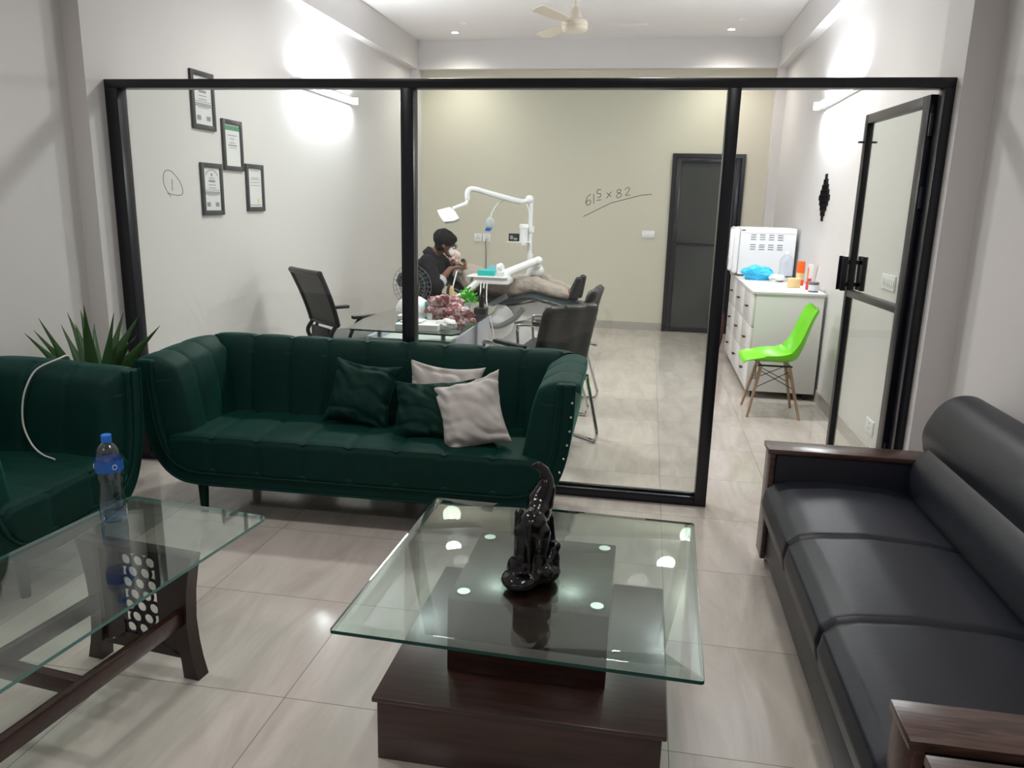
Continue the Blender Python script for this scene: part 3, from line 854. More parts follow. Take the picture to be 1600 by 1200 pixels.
# water bottle
wb = thing('water_bottle', 'clear plastic water bottle with blue cap and label on the rectangular glass table', 'bottle', (-1.757, 2.205, 0.4503), 20)
prof = [(0.001, 0.004), (0.030, 0.0), (0.040, 0.004), (0.043, 0.014), (0.043, 0.05), (0.040, 0.075), (0.036, 0.105), (0.035, 0.125), (0.038, 0.15), (0.0425, 0.165), (0.041, 0.172), (0.043, 0.18),
        (0.043, 0.225), (0.041, 0.24), (0.034, 0.258), (0.024, 0.272), (0.0155, 0.282), (0.014, 0.288), (0.014, 0.296)]
G().lathe(prof, n=32, cap=False).build('bottle_body', M_pet, wb, ang=60)
wz = [(0.001, 0.006), (0.029, 0.002), (0.039, 0.006), (0.042, 0.015), (0.042, 0.05), (0.0415, 0.058), (0.001, 0.058)]
G().lathe(wz, n=32).build('water', M_water, wb)
G().lathe([(0.0445, 0.183), (0.0445, 0.222)], n=32, cap=False).build('bottle_label', M_bluelabel, wb)
G().lathe([(0.001, 0.309), (0.014, 0.309), (0.0165, 0.306), (0.0168, 0.288), (0.0165, 0.284), (0.0145, 0.284)], n=28).build('cap', M_bluecap, wb)
for k in range(3):
    a = R(200 + 110 * k); g = G()
    g.tube([(0.0455 * math.cos(a + 0.16 * math.cos(u)), 0.0455 * math.sin(a + 0.16 * math.cos(u)), 0.203 + 0.008 * math.sin(u)) for u in [2 * PI * j / 12 for j in range(12)]], 0.0012, 6, closed=True)
    g.build('label_mark', M_wplastic, wb)

# ------------------------------------------------------------------ black leather sofa + armchair
def leather_sofa(name, label, cat, y0, y1, n, x0=0.575, x1=1.425, group=None):
    """faces -x; y0..y1 overall; arms 0.13 thick"""
    t = thing(name, label, cat, ((x0 + x1) / 2, (y0 + y1) / 2, 0), 0, group)
    A = 0.13; ZA = 0.545
    for (a, b) in ((y0, y0 + A), (y1 - A, y1)):
        mid_in = a == y0
        G().box(x0 - 0.01, x1 - 0.16, a - 0.002, b + 0.002, ZA - 0.022, ZA, 0.002).build('arm_top', M_armwood, t, True)
        G().box(x0, x0 + 0.022, a, b, 0.035, ZA - 0.022, 0.002).build('arm_front', M_armwood, t, True)
        G().box(x0 + 0.024, x1 - 0.02, a + 0.004, b - 0.004, 0.06, ZA - 0.024, 0.012).build('arm_side', M_leather, t, True)
    ia, ib = y0 + A, y1 - A
    G().box(x0 + 0.02, x1 - 0.05, ia + 0.002, ib - 0.002, 0.05, 0.27, 0.006).build('base', M_leather, t, True)
    w_ = (ib - ia) / n
    for k in range(n):
        c0, c1 = ia + k * w_ + 0.0015, ia + (k + 1) * w_ - 0.0015
        def cf(u, v, c0=c0, c1=c1):
            a = 2 * v - 1
            y = c0 + (c1 - c0) * v
            # section along x, rounded front
            P_ = [(x0 + 0.02, 0.22), (x0 - 0.012, 0.255), (x0 - 0.022, 0.31), (x0 - 0.012, 0.365), (x0 + 0.022, 0.398), (x0 + 0.08, 0.412), (x0 + 0.25, 0.425), (x0 + 0.45, 0.418), (x0 + 0.56, 0.40), (x0 + 0.60, 0.36), (x0 + 0.60, 0.22)]
            k_ = u * (len(P_) - 1); i = min(int(k_), len(P_) - 2); f_ = k_ - i
            x = P_[i][0] * (1 - f_) + P_[i + 1][0] * f_; z = P_[i][1] * (1 - f_) + P_[i + 1][1] * f_
            e = max(0.0, (abs(a) - 0.91) / 0.09)
            dr_ = 1 - math.sqrt(max(0, 1 - e * e))
            cx_, cz_ = x0 + 0.30, 0.31
            x += (cx_ - x) * dr_ * 0.05; z += (cz_ - z) * dr_ * 0.2
            return Vector((x, y, z))
        g = G(); g.grid(cf, 60, 40)
        o = g.build('seat_cushion', M_leather, t, True, ang=180)
    # backrest: lower pad + headrest roll, full length of the inside plus over the arms' rear
    def swept(name, P_, ya, yb, endr=0.06):
        P_ = [(p.x, p.z) for p in smoothpath([(a, 0, b) for a, b in P_], 4)]
        cx_ = sum(p[0] for p in P_) / len(P_); cz_ = sum(p[1] for p in P_) / len(P_)
        g = G(); rings = []
        for k in range(25):
            u = k / 24
            s_ = (1 - math.cos(PI * min(u, 1 - u) / 0.2)) / 2 if min(u, 1 - u) < 0.2 else 1
            # place end stations densely
            d = endr
            if k <= 6: y = ya + d * (1 - math.cos(R(90) * k / 6)); sc = 1 - 0.16 * (1 - math.sin(R(90) * k / 6))
            elif k >= 18: kk = 24 - k; y = yb - d * (1 - math.cos(R(90) * kk / 6)); sc = 1 - 0.16 * (1 - math.sin(R(90) * kk / 6))
            else: y = ya + d + (yb - ya - 2 * d) * (k - 6) / 12; sc = 1
            rings.append([(cx_ + (x - cx_) * sc, y, cz_ + (z - cz_) * sc) for x, z in P_])
        g.loft(rings)
        return g.build(name, M_leather, t, True, ang=50)
    xb = x1
    low = [(1.145, 0.36), (1.125, 0.43), (1.13, 0.50), (1.155, 0.56), (1.19, 0.60), (1.24, 0.62), (xb - 0.06, 0.62), (xb - 0.02, 0.56), (xb - 0.01, 0.3), (1.28, 0.27)]
    swept('backrest', low, ia + 0.002, ib - 0.002, 0.03)
    top = [(1.195, 0.575), (1.185, 0.64), (1.20, 0.70), (1.235, 0.765), (1.285, 0.808), (1.345, 0.822), (xb - 0.03, 0.805), (xb, 0.76), (xb, 0.66), (xb - 0.02, 0.585), (1.30, 0.56)]
    swept('headrest', top, y0 + 0.045, y1 - 0.045, 0.05)
    for a in (y0 + 0.06, y1 - 0.06):
        for x in (x0 + 0.05, x1 - 0.08):
            G().lathe([(0.018, 0), (0.02, 0.01), (0.014, 0.04), (0.02, 0.065)], (x, a, 0), 14).build('foot', M_steel, t, True)
    return t
leather_sofa('leather_sofa', 'three-seat black leather sofa with brown wooden armrests along the right wall', 'sofa', 1.425, 3.435, 3)
leather_sofa('leather_armchair', 'black leather seat with brown wooden arm at the bottom right corner', 'armchair', 0.46, 1.385, 1, 0.59, 1.425)

# ------------------------------------------------------------------ plant in the corner
pl = thing('potted_plant', 'spiky dark green potted plant in the corner behind the green armchair and sofa', 'plant', (-2.74, 3.42, 0))
G().lathe([(0.001, 0), (0.10, 0), (0.115, 0.05), (0.135, 0.24), (0.145, 0.26), (0.13, 0.26), (0.12, 0.22), (0.001, 0.22)], n=28).build('pot', M_pot, pl)
G().lathe([(0.001, 0.235), (0.122, 0.235), (0.122, 0.222), (0.001, 0.222)], n=24).build('soil', M_soil, pl)
G().tube([(0, 0, 0.22), (0.01, 0.0, 0.4), (0.0, 0.01, 0.52)], [0.025, 0.022, 0.018], 10).build('stem', M_ginger, pl)
tips = [(-2.935, 3.2, 0.883), (-2.955, 3.28, 0.885), (-2.919, 3.28, 0.945), (-2.985, 3.5, 0.876), (-2.94, 3.5, 0.942), (-2.90, 3.5, 0.887), (-2.678, 3.3, 1.02), (-2.87, 3.6, 0.875),
        (-2.633, 3.45, 0.964), (-2.69, 3.6, 0.945), (-2.563, 3.55, 0.941), (-2.414, 3.31, 0.881), (-2.36, 3.42, 0.916), (-2.56, 3.16, 0.30), (-2.55, 3.17, 0.27), (-2.962, 3.35, 0.80), (-2.862, 3.5, 0.96), (-2.78, 3.40, 0.93), (-2.6, 3.62, 0.8)]
rnd = random.Random(7)
for i, tp in enumerate(tips):
    tip = Vector(tp) - Vector((-2.74, 3.42, 0))
    base = Vector((rnd.uniform(-.015, .015), rnd.uniform(-.015, .015), 0.44 + 0.09 * rnd.random()))
    if tip.z < 0.5: base.z = 0.42
    d = tip - base
    mid = base + d * 0.45 + Vector((d.x * 0.05, d.y * 0.05, 0.02 + 0.05 * rnd.random()))
    path = smoothpath([base, mid, tip], 7)
    g = G(); rings = []
    side = d.cross(Vector((0, 0, 1)))
    if side.length < 1e-3: side = Vector((1, 0, 0))
    view = Vector((2.74, -3.42, 0.8)).normalized()
    side = (d.cross(view)).normalized() * 0.8 + side.normalized() * 0.2
    side.normalize()
    nrm = d.cross(side).normalized()
    n = len(path) - 1
    for k, p_ in enumerate(path):
        u = k / n
        w_ = 0.030 * (0.55 + 0.45 * math.sin(PI * min(1, u * 1.1 + 0.15))) * (1 - u ** 3.0) + 0.0006
        fold = 0.22 * w_
        rings.append([p_ + side * w_ + nrm * fold, p_ - nrm * 0.0, p_ - side * w_ + nrm * fold, p_ - nrm * 0.0025 - side * w_ * 0.0])
    g.loft(rings)
    g.build('leaf', M_leaf, pl, ang=60)

# ------------------------------------------------------------------ wall things
def cert(y0, y1, z0, z1, kind, label):
    t = thing('framed_certificate', label, 'picture frame', (XL, (y0 + y1) / 2, (z0 + z1) / 2), 0, 'framed certificates on the left wall')
    f = 0.032
    g = G()
    x0, x1 = XL, XL + 0.018
    g.box(x0, x1, y0, y0 + f, z0, z1, 0.002).box(x0, x1, y1 - f, y1, z0, z1, 0.002).box(x0, x1, y0 + f, y1 - f, z0, z0 + f, 0.002).box(x0, x1, y0 + f, y1 - f, z1 - f, z1, 0.002)
    g.build('frame', M_frame, t, True)
    G().box(x0, x0 + 0.008, y0 + f, y1 - f, z0 + f, z1 - f).build('certificate_paper', M_paper, t, True)
    g = G(); xp = x0 + 0.0085
    W_ = y1 - y0 - 2 * f; c = (y0 + y1) / 2; H_ = z1 - z0 - 2 * f; zt = z1 - f
    def line(u, half, th, off=0.0): g.box(xp, xp + 0.0006, c + off - half * W_, c + off + half * W_, zt - u * H_ - th / 2, zt - u * H_ + th / 2)
    rows = {'arch': [(0.24, .16, .006), (0.31, .2, .016), (0.40, .22, .005), (0.47, .22, .005), (0.52, .45, .004), (0.57, .45, .009), (0.61, .45, .009), (0.65, .3, .004)],
            'green': [(0.26, .3, .006), (0.34, .16, .005), (0.39, .05, .004), (0.44, .2, .005), (0.50, .28, .01), (0.56, .25, .004)],
            'plain': [(0.06, .3, .004), (0.24, .25, .005), (0.28, .33, .004), (0.36, .35, .004), (0.44, .35, .004), (0.95, .42, .005)]}[kind]
    for u, h_, th in rows: line(u, h_, th)
    if kind == 'arch':
        for k in range(12):
            a = R(15 + 150 * k / 11)
            g.box(xp, xp + 0.0006, c + math.cos(a) * 0.36 * W_ - 0.005, c + math.cos(a) * 0.36 * W_ + 0.005, zt - 0.2 * H_ + math.sin(a) * 0.15 * H_ - 0.005, zt - 0.2 * H_ + math.sin(a) * 0.15 * H_ + 0.005)
        line(0.16, .05, .02)
        for s in (-1, 1): line(0.86, .11, .03, s * 0.27 * W_)
    g.build('printed_text', M_print if kind != 'arch' else M_print, t, True, smooth=False)['kind'] = 'stuff'
    if kind == 'green':
        G().box(xp, xp + 0.0006, y0 + f + 0.004, y1 - f - 0.004, zt - 0.14 * H_, zt - 0.01).build('green_header', M_gprint, t, True)
    if kind == 'plain':
        G().box(xp, xp + 0.0006, c + 0.15 * W_, c + 0.25 * W_, zt - 0.90 * H_, zt - 0.78 * H_).build('gold_seal', M_yellow, t, True)
cert(4.93, 5.21, 1.985, 2.36, 'arch', 'topmost of the four grey-framed certificates, crossed by the black partition rail')
cert(5.29, 5.565, 1.73, 2.085, 'green', 'grey-framed certificate with a green header band, right below the topmost one')
cert(4.985, 5.255, 1.415, 1.768, 'arch', 'grey-framed certificate at lower left, with an arch of print, beside the circled mark')
cert(5.595, 5.865, 1.438, 1.79, 'plain', 'grey-framed certificate farthest right of the four, with a gold seal')

# black lattice ornament on the right wall
g = G()
cy, cz = 7.08, 1.655
for i in range(-4, 5):
    for j in range(-4, 5):
        if abs(i) + abs(j) > 4: continue
        if abs(i) > 3 and abs(j) > 0: continue
        y = cy + i * 0.042; z = cz + j * 0.043
        s = 0.024
        fr_ = 0.007
        for (a, b, c_, d_) in ((-s, s, s - fr_, s), (-s, s, -s, -s + fr_), (-s, -s + fr_, -s, s), (s - fr_, s, -s, s)):
            g.box(XR - 0.012, XR, y + a, y + b, z + c_, z + d_)
        g.box(XR - 0.008, XR, y - 0.003, y + 0.003, z - s, z + s)
        g.box(XR - 0.008, XR, y - s, y + s, z - 0.003, z + 0.003)
tag(g.build('wall_ornament', M_bmetal, smooth=False), 'black openwork diamond ornament on the right wall above the green chair', 'wall decoration')

def plate(c, axis, w_, h_, label, kind):
    """wall switch or socket plate facing -y (axis y) or -x (axis x)"""
    t = thing({'switch': 'light_switch', 'socket': 'wall_socket'}[kind], label, {'switch': 'switch', 'socket': 'socket'}[kind], c, 0)
    def bx_(u0, u1, z0, z1, d0, d1, nm, m, b=0.0015):
        if axis == 'y': G().box(u0, u1, -d1, -d0, z0, z1, b).build(nm, m, t)
        else: G().box(-d1, -d0, u0, u1, z0, z1, b).build(nm, m, t)
    bx_(-w_ / 2, w_ / 2, -h_ / 2, h_ / 2, 0, 0.009, 'plate', M_wplastic)
    if kind == 'switch':
        n = max(2, int(w_ / 0.035))
        for k in range(n):
            u = -w_ / 2 + w_ * (k + 0.5) / n
            bx_(u - 0.009, u + 0.009, -0.022, 0.022, 0.009, 0.013, 'rocker', M_dim)
    else:
        for (u, z) in ((0, 0.02), (-0.015, -0.01), (0.015, -0.01)):
            bx_(u - 0.004, u + 0.004, z - 0.006, z + 0.006, 0.009, 0.0098, 'pin_hole', M_bplastic, 0)
    return t
plate((-0.012, YB, 1.205), 'y', 0.155, 0.09, 'white switch plate on the beige wall left of the dark door', 'switch')
plate((-2.185, YB, 1.10), 'y', 0.10, 0.10, 'white socket plate on the beige wall, left one of the pair near the dental unit', 'socket')
plate((-2.07, YB, 1.10), 'y', 0.10, 0.10, 'white socket plate with hanging cable, right one of the pair on beige wall', 'socket')
plate((XR, 5.0, 1.135), 'x', 0.26, 0.09, 'wide white switch plate on the right wall seen through the open glass door', 'switch')
plate((XR, 4.99, 0.23), 'x', 0.16, 0.09, 'white double socket low on the right wall seen through the open glass door', 'socket')
g = G()
g.tube(smoothpath([(-2.07, YB - 0.012, 1.08), (-2.08, YB - 0.04, 1.03), (-2.075, YB - 0.02, 0.9), (-2.075, YB - 0.015, 0.4)], 5), 0.004, 8)
tag(g.build('power_cable', M_bplastic), 'thin dark cable hanging from the right socket on the beige wall', 'cable')

# ------------------------------------------------------------------ white drawer cabinet
CX0, CX1, CY0, CY1 = 0.875, 1.425, 6.53, 8.44
cab = thing('drawer_cabinet', 'tall white drawer cabinet with small black handles along the right wall', 'cabinet', ((CX0 + CX1) / 2, (CY0 + CY1) / 2, 0))
g = G().box(CX0 + 0.02, CX1, CY0, CY1, 0.06, 0.872, 0.003); g.build('carcass', M_white, cab, True)
G().box(CX0 - 0.008, CX1 + 0.008, CY0 - 0.008, CY1 + 0.008, 0.872, 0.895, 0.003).build('cabinet_top', M_white, cab, True)
for i in range(3):
    for j in range(3):
        y0 = CY0 + 0.004 + i * 0.636; z0 = 0.065 + j * 0.269
        d = G().box(CX0, CX0 + 0.019, y0, y0 + 0.628, z0, z0 + 0.262, 0.002).build('drawer', M_white, cab, True)
        yc, zc = y0 + 0.314, z0 + 0.135
        g = G().box(CX0 - 0.026, CX0 - 0.018, yc - 0.045, yc + 0.045, zc - 0.006, zc + 0.006, 0.002).box(CX0 - 0.02, CX0, yc - 0.03, yc - 0.022, zc - 0.004, zc + 0.004).box(CX0 - 0.02, CX0, yc + 0.022, yc + 0.03, zc - 0.004, zc + 0.004)
        g.build('handle', M_bmetal, d, True)
for x in (CX0 + 0.06, CX1 - 0.06):
    for y in (CY0 + 0.06, CY1 - 0.06):
        g = G().box(x - 0.02, x + 0.02, y - 0.02, y + 0.02, 0.045, 0.06)
        g.tube([(x - 0.012, y, 0.025), (x + 0.012, y, 0.025)], 0.025, 14)
        g.build('caster', M_bplastic, cab, True)

# autoclave
ZT2 = 0.895
au = thing('autoclave', 'white boxy tabletop autoclave with side vents on the white cabinet', 'appliance', (1.12, 8.17, ZT2))
G().box(0.885, 1.415, 7.97, 8.41, ZT2 + 0.015, ZT2 + 0.475, 0.012).build('casing', M_wplastic, au, True)
G().box(0.888, 1.417, 7.966, 8.414, ZT2 + 0.425, ZT2 + 0.43, 0).build('seam_strip', M_dim, au, True)
G().box(0.825, 0.885, 7.975, 8.405, ZT2 + 0.02, ZT2 + 0.475, 0.03, 4).build('door', M_wplastic, au, True)
g = G().box(0.79, 0.83, 7.98, 8.03, ZT2 + 0.05, ZT2 + 0.46, 0.015, 3); g.build('handle', M_wplastic, au, True)
G().box(0.783, 0.80, 7.99, 8.02, ZT2 + 0.10, ZT2 + 0.17, 0.004).build('handle_grip', M_dentgrey, au, True)
G().box(0.895, 0.93, 7.9685, 7.971, ZT2 + 0.44, ZT2 + 0.455).build('badge', M_dentgrey, au, True)
for r_ in range(2):
    for c_ in range(4):
        for k in range(3):
            x = 0.985 + c_ * 0.085; z = ZT2 + 0.265 + r_ * 0.095 + k * 0.022
            G().box(x, x + 0.052, 7.966, 7.971, z, z + 0.006, 0.001).build('vent_slot', M_dentgrey, au, True)
for x in (0.91, 1.39):
    for y in (8.0, 8.38):
        G().lathe([(0.014, 0), (0.016, 0.016)], (x, y, ZT2), 12).build('foot', M_bplastic, au, True)

def crumple(name, m, label, cat, c, r, sc, seed, parent=None, vox=None, amp=0.45, group=None):
    g = G(); t_ = bmesh.new()
    bmesh.ops.create_icosphere(t_, subdivisions=4, radius=1.0)
    for v in t_.verts:
        p_ = v.co.copy()
        d = 1 + amp * noise.noise(p_ * 1.6 + Vector((seed * 7, 0, 0))) + amp * 0.5 * abs(noise.noise(p_ * 4 + Vector((0, seed * 5, 0)))) 
        v.co = Vector((p_.x * sc[0], p_.y * sc[1], p_.z * sc[2])) * r * d
    zmin = min(v.co.z for v in t_.verts)
    for v in t_.verts:
        v.co.z = max(v.co.z, zmin * 0.75) - zmin * 0.75
        v.co += Vector(c)
    g.merge(t_)
    o = g.build(name, m, parent, parent is not None, ang=28)
    if parent is None: tag(o, label, cat, group)
    return o
# things on the cabinet
crumple('plastic_bag', M_bluebag, 'crumpled bright blue plastic bag on the white cabinet before the autoclave', 'bag', (1.03, 7.62, ZT2), 0.10, (1.35, 0.8, 0.62), 3)
crumple('tissue', M_paper, 'crumpled white tissue on the cabinet beside the blue bag', 'tissue', (1.20, 7.50, ZT2), 0.055, (1.3, 1.0, 0.6), 5)
t = thing('tube_bottle', 'small white bottle with dark blue cap lying between blue bag and clear bottle', 'bottle', (1.21, 7.75, ZT2))
m4 = Matrix.Translation((0, 0, 0.024)) @ Matrix.Rotation(R(90), 4, 'Y')
G().lathe([(0.001, -0.05), (0.022, -0.05), (0.022, 0.0), (0.015, 0.01)], n=18, mat4=m4).build('bottle_body', M_wplastic, t)
G().lathe([(0.018, 0.01), (0.018, 0.04), (0.001, 0.04)], n=18, mat4=m4).build('cap', M_jar, t)
t = thing('water_bottle', 'large ribbed clear plastic bottle on the white cabinet before the autoclave', 'bottle', (1.285, 7.62, ZT2))
pr = [(0.001, 0.003), (0.055, 0.0), (0.062, 0.01)]
for k in range(6): pr += [(0.062, 0.02 + k * 0.025), (0.058, 0.032 + k * 0.025)]
pr += [(0.062, 0.17), (0.055, 0.205), (0.03, 0.235), (0.02, 0.245), (0.02, 0.26)]
G().lathe(pr, n=26, cap=False).build('bottle_body', M_pet, t, ang=60)
G().lathe([(0.022, 0.252), (0.022, 0.272), (0.001, 0.272)], n=20).build('cap', M_dim, t)
t = thing('spray_can', 'tall orange cylindrical container on the white cabinet right of the clear bottle', 'container', (1.345, 7.22, ZT2))
G().lathe([(0.001, 0), (0.034, 0), (0.034, 0.20), (0.03, 0.212), (0.012, 0.216), (0.001, 0.216)], n=24).build('can_body', M_orange, t)
G().lathe([(0.0346, 0.05), (0.0346, 0.11)], n=24, cap=False).build('can_label', M_yellow, t)
t = thing('box', 'tall narrow white box with an orange side standing behind the pale yellow roll', 'box', (1.395, 7.05, ZT2))
G().box(-0.018, 0.018, -0.03, 0.03, 0, 0.20, 0.002).build('box_body', M_white, t)
G().box(-0.0185, -0.0175, -0.028, 0.028, 0.03, 0.17).build('box_print', M_orange, t)
t = thing('tape_roll', 'pale yellow round roll on the white cabinet in front of the orange container', 'tape roll', (1.255, 6.99, ZT2))
G().lathe([(0.02, 0), (0.052, 0), (0.055, 0.004), (0.055, 0.076), (0.052, 0.08), (0.02, 0.08), (0.02, 0.0)], n=30, cap=False).build('roll', M_yellow, t)
t = thing('brush', 'thin white stick on the white cabinet leaning against the right wall', 'brush', (1.40, 6.86, ZT2))
G().tube([(0, 0, 0.0), (0.028, 0.0, 0.20)], 0.004, 8).build('handle', M_dim, t)
t = thing('bottle', 'small red bottle on the white cabinet behind the slate blue jar', 'bottle', (1.35, 6.84, ZT2))
G().lathe([(0.001, 0), (0.022, 0), (0.024, 0.01), (0.024, 0.055), (0.016, 0.075), (0.016, 0.095), (0.001, 0.095)], n=20).build('bottle_body', M_red, t)
t = thing('jar', 'slate blue and white jar on the front right corner of the cabinet top', 'jar', (1.355, 6.66, ZT2))
G().lathe([(0.001, 0), (0.038, 0), (0.04, 0.004), (0.04, 0.07), (0.038, 0.074)], n=26).build('jar_body', M_jar, t)
G().lathe([(0.0405, 0.07), (0.0405, 0.082), (0.001, 0.082)], n=26).build('lid', M_dentgrey, t)
G().lathe([(0.0408, 0.012), (0.0408, 0.06)], n=26, cap=False).build('jar_label', M_paper, t)
t = thing('wooden_stick', 'dark reddish-brown slim object standing at the far end of the white cabinet', 'stick', (0.82, 8.62, 0))
G().tube([(0, 0, 0.0), (0.01, 0.02, 0.15), (0.03, 0.05, 0.33), (0.035, 0.06, 0.42)], [0.012, 0.035, 0.03, 0.01], 12).build('stick_body', M_ginger, t)

# lime shell chair
ch = thing('shell_chair', 'lime green plastic shell chair with wooden legs beside the white cabinet', 'chair', (1.0, 6.08, 0), 180)
def shellf(sgn):
    def f(u, v):
        # u across (-1..1), v from seat front to back top ; chair faces +x locally
        a = 2 * u - 1
        prof = smoothpath([(0.24, 0, 0.412), (0.215, 0, 0.43), (0.10, 0, 0.425), (-0.05, 0, 0.415), (-0.145, 0, 0.435), (-0.185, 0, 0.50), (-0.215, 0, 0.60), (-0.245, 0, 0.72), (-0.275, 0, 0.80), (-0.292, 0, 0.82)], 6)
        k = v * (len(prof) - 1); i = min(int(k), len(prof) - 2); f_ = k - i
        p_ = prof[i] * (1 - f_) + prof[i + 1] * f_
        d = (prof[i + 1] - prof[i]).normalized()
        nrm = Vector((d.z, 0, -d.x)); 
        if nrm.z < 0 and v < 0.3: nrm = -nrm
        nrm = Vector((-d.z, 0, d.x)) if (Vector((-d.z, 0, d.x)).z > 0 or v > 0.5) else nrm
        # inward (sitter side) normal: up on the seat, forward on the back
        inw = Vector((-d.z, 0, d.x)); 
        if inw.x + inw.z < 0: inw = -inw
        wid = 0.215
        if v < 0.12: wid *= 0.72 + 0.28 * math.sin(PI / 2 * v / 0.12)
        if v > 0.55: wid *= 1 - 0.08 * ((v - 0.55) / 0.45)
        if v > 0.86: wid *= math.sqrt(max(0.04, 1 - ((v - 0.86) / 0.147) ** 2))
        curl = (abs(a) ** 2.6) * (0.045 + 0.05 * math.exp(-((v - 0.45) / 0.2) ** 2))
        curl *= min(1, max(0, (v - 0.04) / 0.22)); q_ = p_ + inw * curl
        q_.y = a * wid
        return q_ - inw * (0.006 * (1 - sgn))
    return f
g = G()
g.grid(shellf(1), 24, 44); g.grid(shellf(0), 24, 44)
bd_ = [e for e in g.bm.edges if e.is_boundary]
bmesh.ops.bridge_loops(g.bm, edges=bd_)
g.build('shell', M_green, ch, ang=70)
tops = [(0.10, 0.10), (0.10, -0.10), (-0.11, 0.10), (-0.11, -0.10)]
feet = [(0.18, 0.19), (0.18, -0.19), (-0.20, 0.19), (-0.20, -0.19)]
for (a, b), (c_, d_) in zip(tops, feet):
    G().tube([(a, b, 0.385), (c_, d_, 0.0)], [0.014, 0.010], 12).build('leg', M_beech, ch)
def lerp(i, s): return Vector((tops[i][0], tops[i][1], 0.385)).lerp(Vector((feet[i][0], feet[i][1], 0)), s)
g = G()
for i, j in ((0, 1), (2, 3), (0, 2), (1, 3)):
    g.tube([lerp(i, 0.08), lerp(j, 0.42)], 0.003, 6); g.tube([lerp(j, 0.08), lerp(i, 0.42)], 0.003, 6)
g.box(-0.13, 0.12, -0.11, -0.095, 0.385, 0.397).box(-0.13, 0.12, 0.095, 0.11, 0.385, 0.397).box(-0.12, -0.105, -0.1, 0.1, 0.385, 0.397).box(0.095, 0.11, -0.1, 0.1, 0.385, 0.397)
g.build('wire_brace', M_bmetal, ch)
g = G()
g.tube(smoothpath([(0.06, -0.03, 0.428), (0.03, -0.09, 0.428), (-0.04, -0.09, 0.428), (-0.08, -0.02, 0.432), (-0.04, 0.05, 0.428), (0.04, 0.04, 0.428), (0.06, -0.03, 0.428), (0.0, 0.02, 0.432), (-0.10, 0.05, 0.445)], 5), 0.004, 6)
o = g.build('cable_coil', M_green, None)
o.location = ch.location; o.rotation_euler = ch.rotation_euler
tag(o, 'coiled thin green tube lying on the seat of the lime chair', 'cable')

# ------------------------------------------------------------------ desk
dk = thing('glass_desk', 'glass-topped desk with pale lavender panels behind the green sofa', 'desk', (-1.5, 5.1, 0))
g = G()
outl = [(-1.83, 4.57), (-1.16, 4.545), (-1.125, 4.60), (-1.115, 5.64), (-1.15, 5.93), (-1.45, 6.10), (-1.78, 6.05), (-1.87, 5.7), (-1.90, 5.0), (-1.86, 4.62)]
va = [g.bm.verts.new((x, y, 0.74)) for x, y in outl]; vb = [g.bm.verts.new((x, y, 0.75)) for x, y in outl]
for i in range(len(outl)):
    j = (i + 1) % len(outl)
    g.bm.faces.new((va[i], va[j], vb[j], vb[i])).material_index = 1
g.bm.faces.new(va[::-1]); g.bm.faces.new(vb)
g.build('tabletop', [M_top, M_gedge], dk, True, ang=20)
G().box(-1.80, -1.245, 4.82, 4.84, 0.22, 0.655, 0.002).build('modesty_panel', M_greypanel, dk, True)
G().box(-1.245, -1.225, 4.82, 5.50, 0.50, 0.655, 0.002).build('side_panel', M_lavpanel, dk, True)
G().box(-1.235, -1.205, 5.50, 5.92, 0.0, 0.70, 0.002).build('leg_panel', M_lavpanel, dk, True)
G().box(-1.82, -1.79, 4.84, 5.92, 0.0, 0.66, 0.002).build('leg_panel', M_lavpanel, dk, True)
G().box(-1.79, -1.245, 4.86, 5.88, 0.60, 0.615, 0.002).build('shelf', M_white, dk, True)
for x, y in ((-1.30, 4.87), (-1.74, 4.87), (-1.26, 5.75), (-1.74, 5.75)):
    G().lathe([(0.016, 0.615), (0.016, 0.735), (0.022, 0.739)], (x, y, 0), 16).build('standoff', M_steel, dk, True)
ZD = 0.7502
crumple('wrapped_bundle', M_stripe, 'larger crumpled pink and white bundle on the glass desk, left one of two', 'bundle', (-1.33, 5.06, ZD), 0.098, (1.15, 0.85, 0.9), 2, amp=0.85)
crumple('wrapped_bundle', M_stripe, 'smaller crumpled pink and white bundle at the right edge of the glass desk', 'bundle', (-1.19, 4.90, ZD), 0.066, (1.3, 0.8, 0.8), 8, amp=0.7)
t = thing('desk_tray', 'low white tray with papers on the glass desk beside the black post', 'tray', (-1.40, 4.72, ZD), 2)
G().box(-0.15, 0.13, -0.11, 0.12, 0, 0.04, 0.006).build('tray_body', M_wplastic, t)
crumple('paper_sheet', M_paper, 'white folded paper hanging over the tray edge on the glass desk', 'paper', (-1.245, 4.74, ZD + 0.002), 0.062, (1.0, 1.0, 0.55), 6, amp=0.35)
tag(G().box(-1.53, -1.39, 4.66, 4.79, ZD + 0.042, ZD + 0.05, 0.001).build('notepad', M_paper), 'white paper pad lying on the tray on the glass desk', 'notepad')
t = thing('box', 'teal and white small box on the glass desk left of the black post', 'box', (-1.545, 4.80, ZD), 10)
G().box(-0.035, 0.035, -0.05, 0.05, 0, 0.07, 0.002).build('box_body', M_teal, t)
G().box(-0.0355, 0.0355, -0.0505, 0.0505, 0.045, 0.0705, 0.002).build('box_lid', M_white, t)
t = thing('metal_cup', 'small grey metal cup on the tray of the glass desk', 'cup', (-1.385, 4.86, ZD))
G().lathe([(0.001, 0), (0.022, 0), (0.024, 0.085), (0.021, 0.085), (0.019, 0.004), (0.001, 0.004)], n=20).build('cup_body', M_steel, t)
t = thing('box', 'green and white flat box stack at the back of the glass desk', 'box', (-1.52, 5.45, ZD), -8)
G().box(-0.07, 0.07, -0.05, 0.05, 0, 0.03, 0.002).build('box_body', M_white, t)
G().box(-0.06, 0.06, -0.045, 0.045, 0.03, 0.08, 0.002).build('box_lid', M_teal, t)
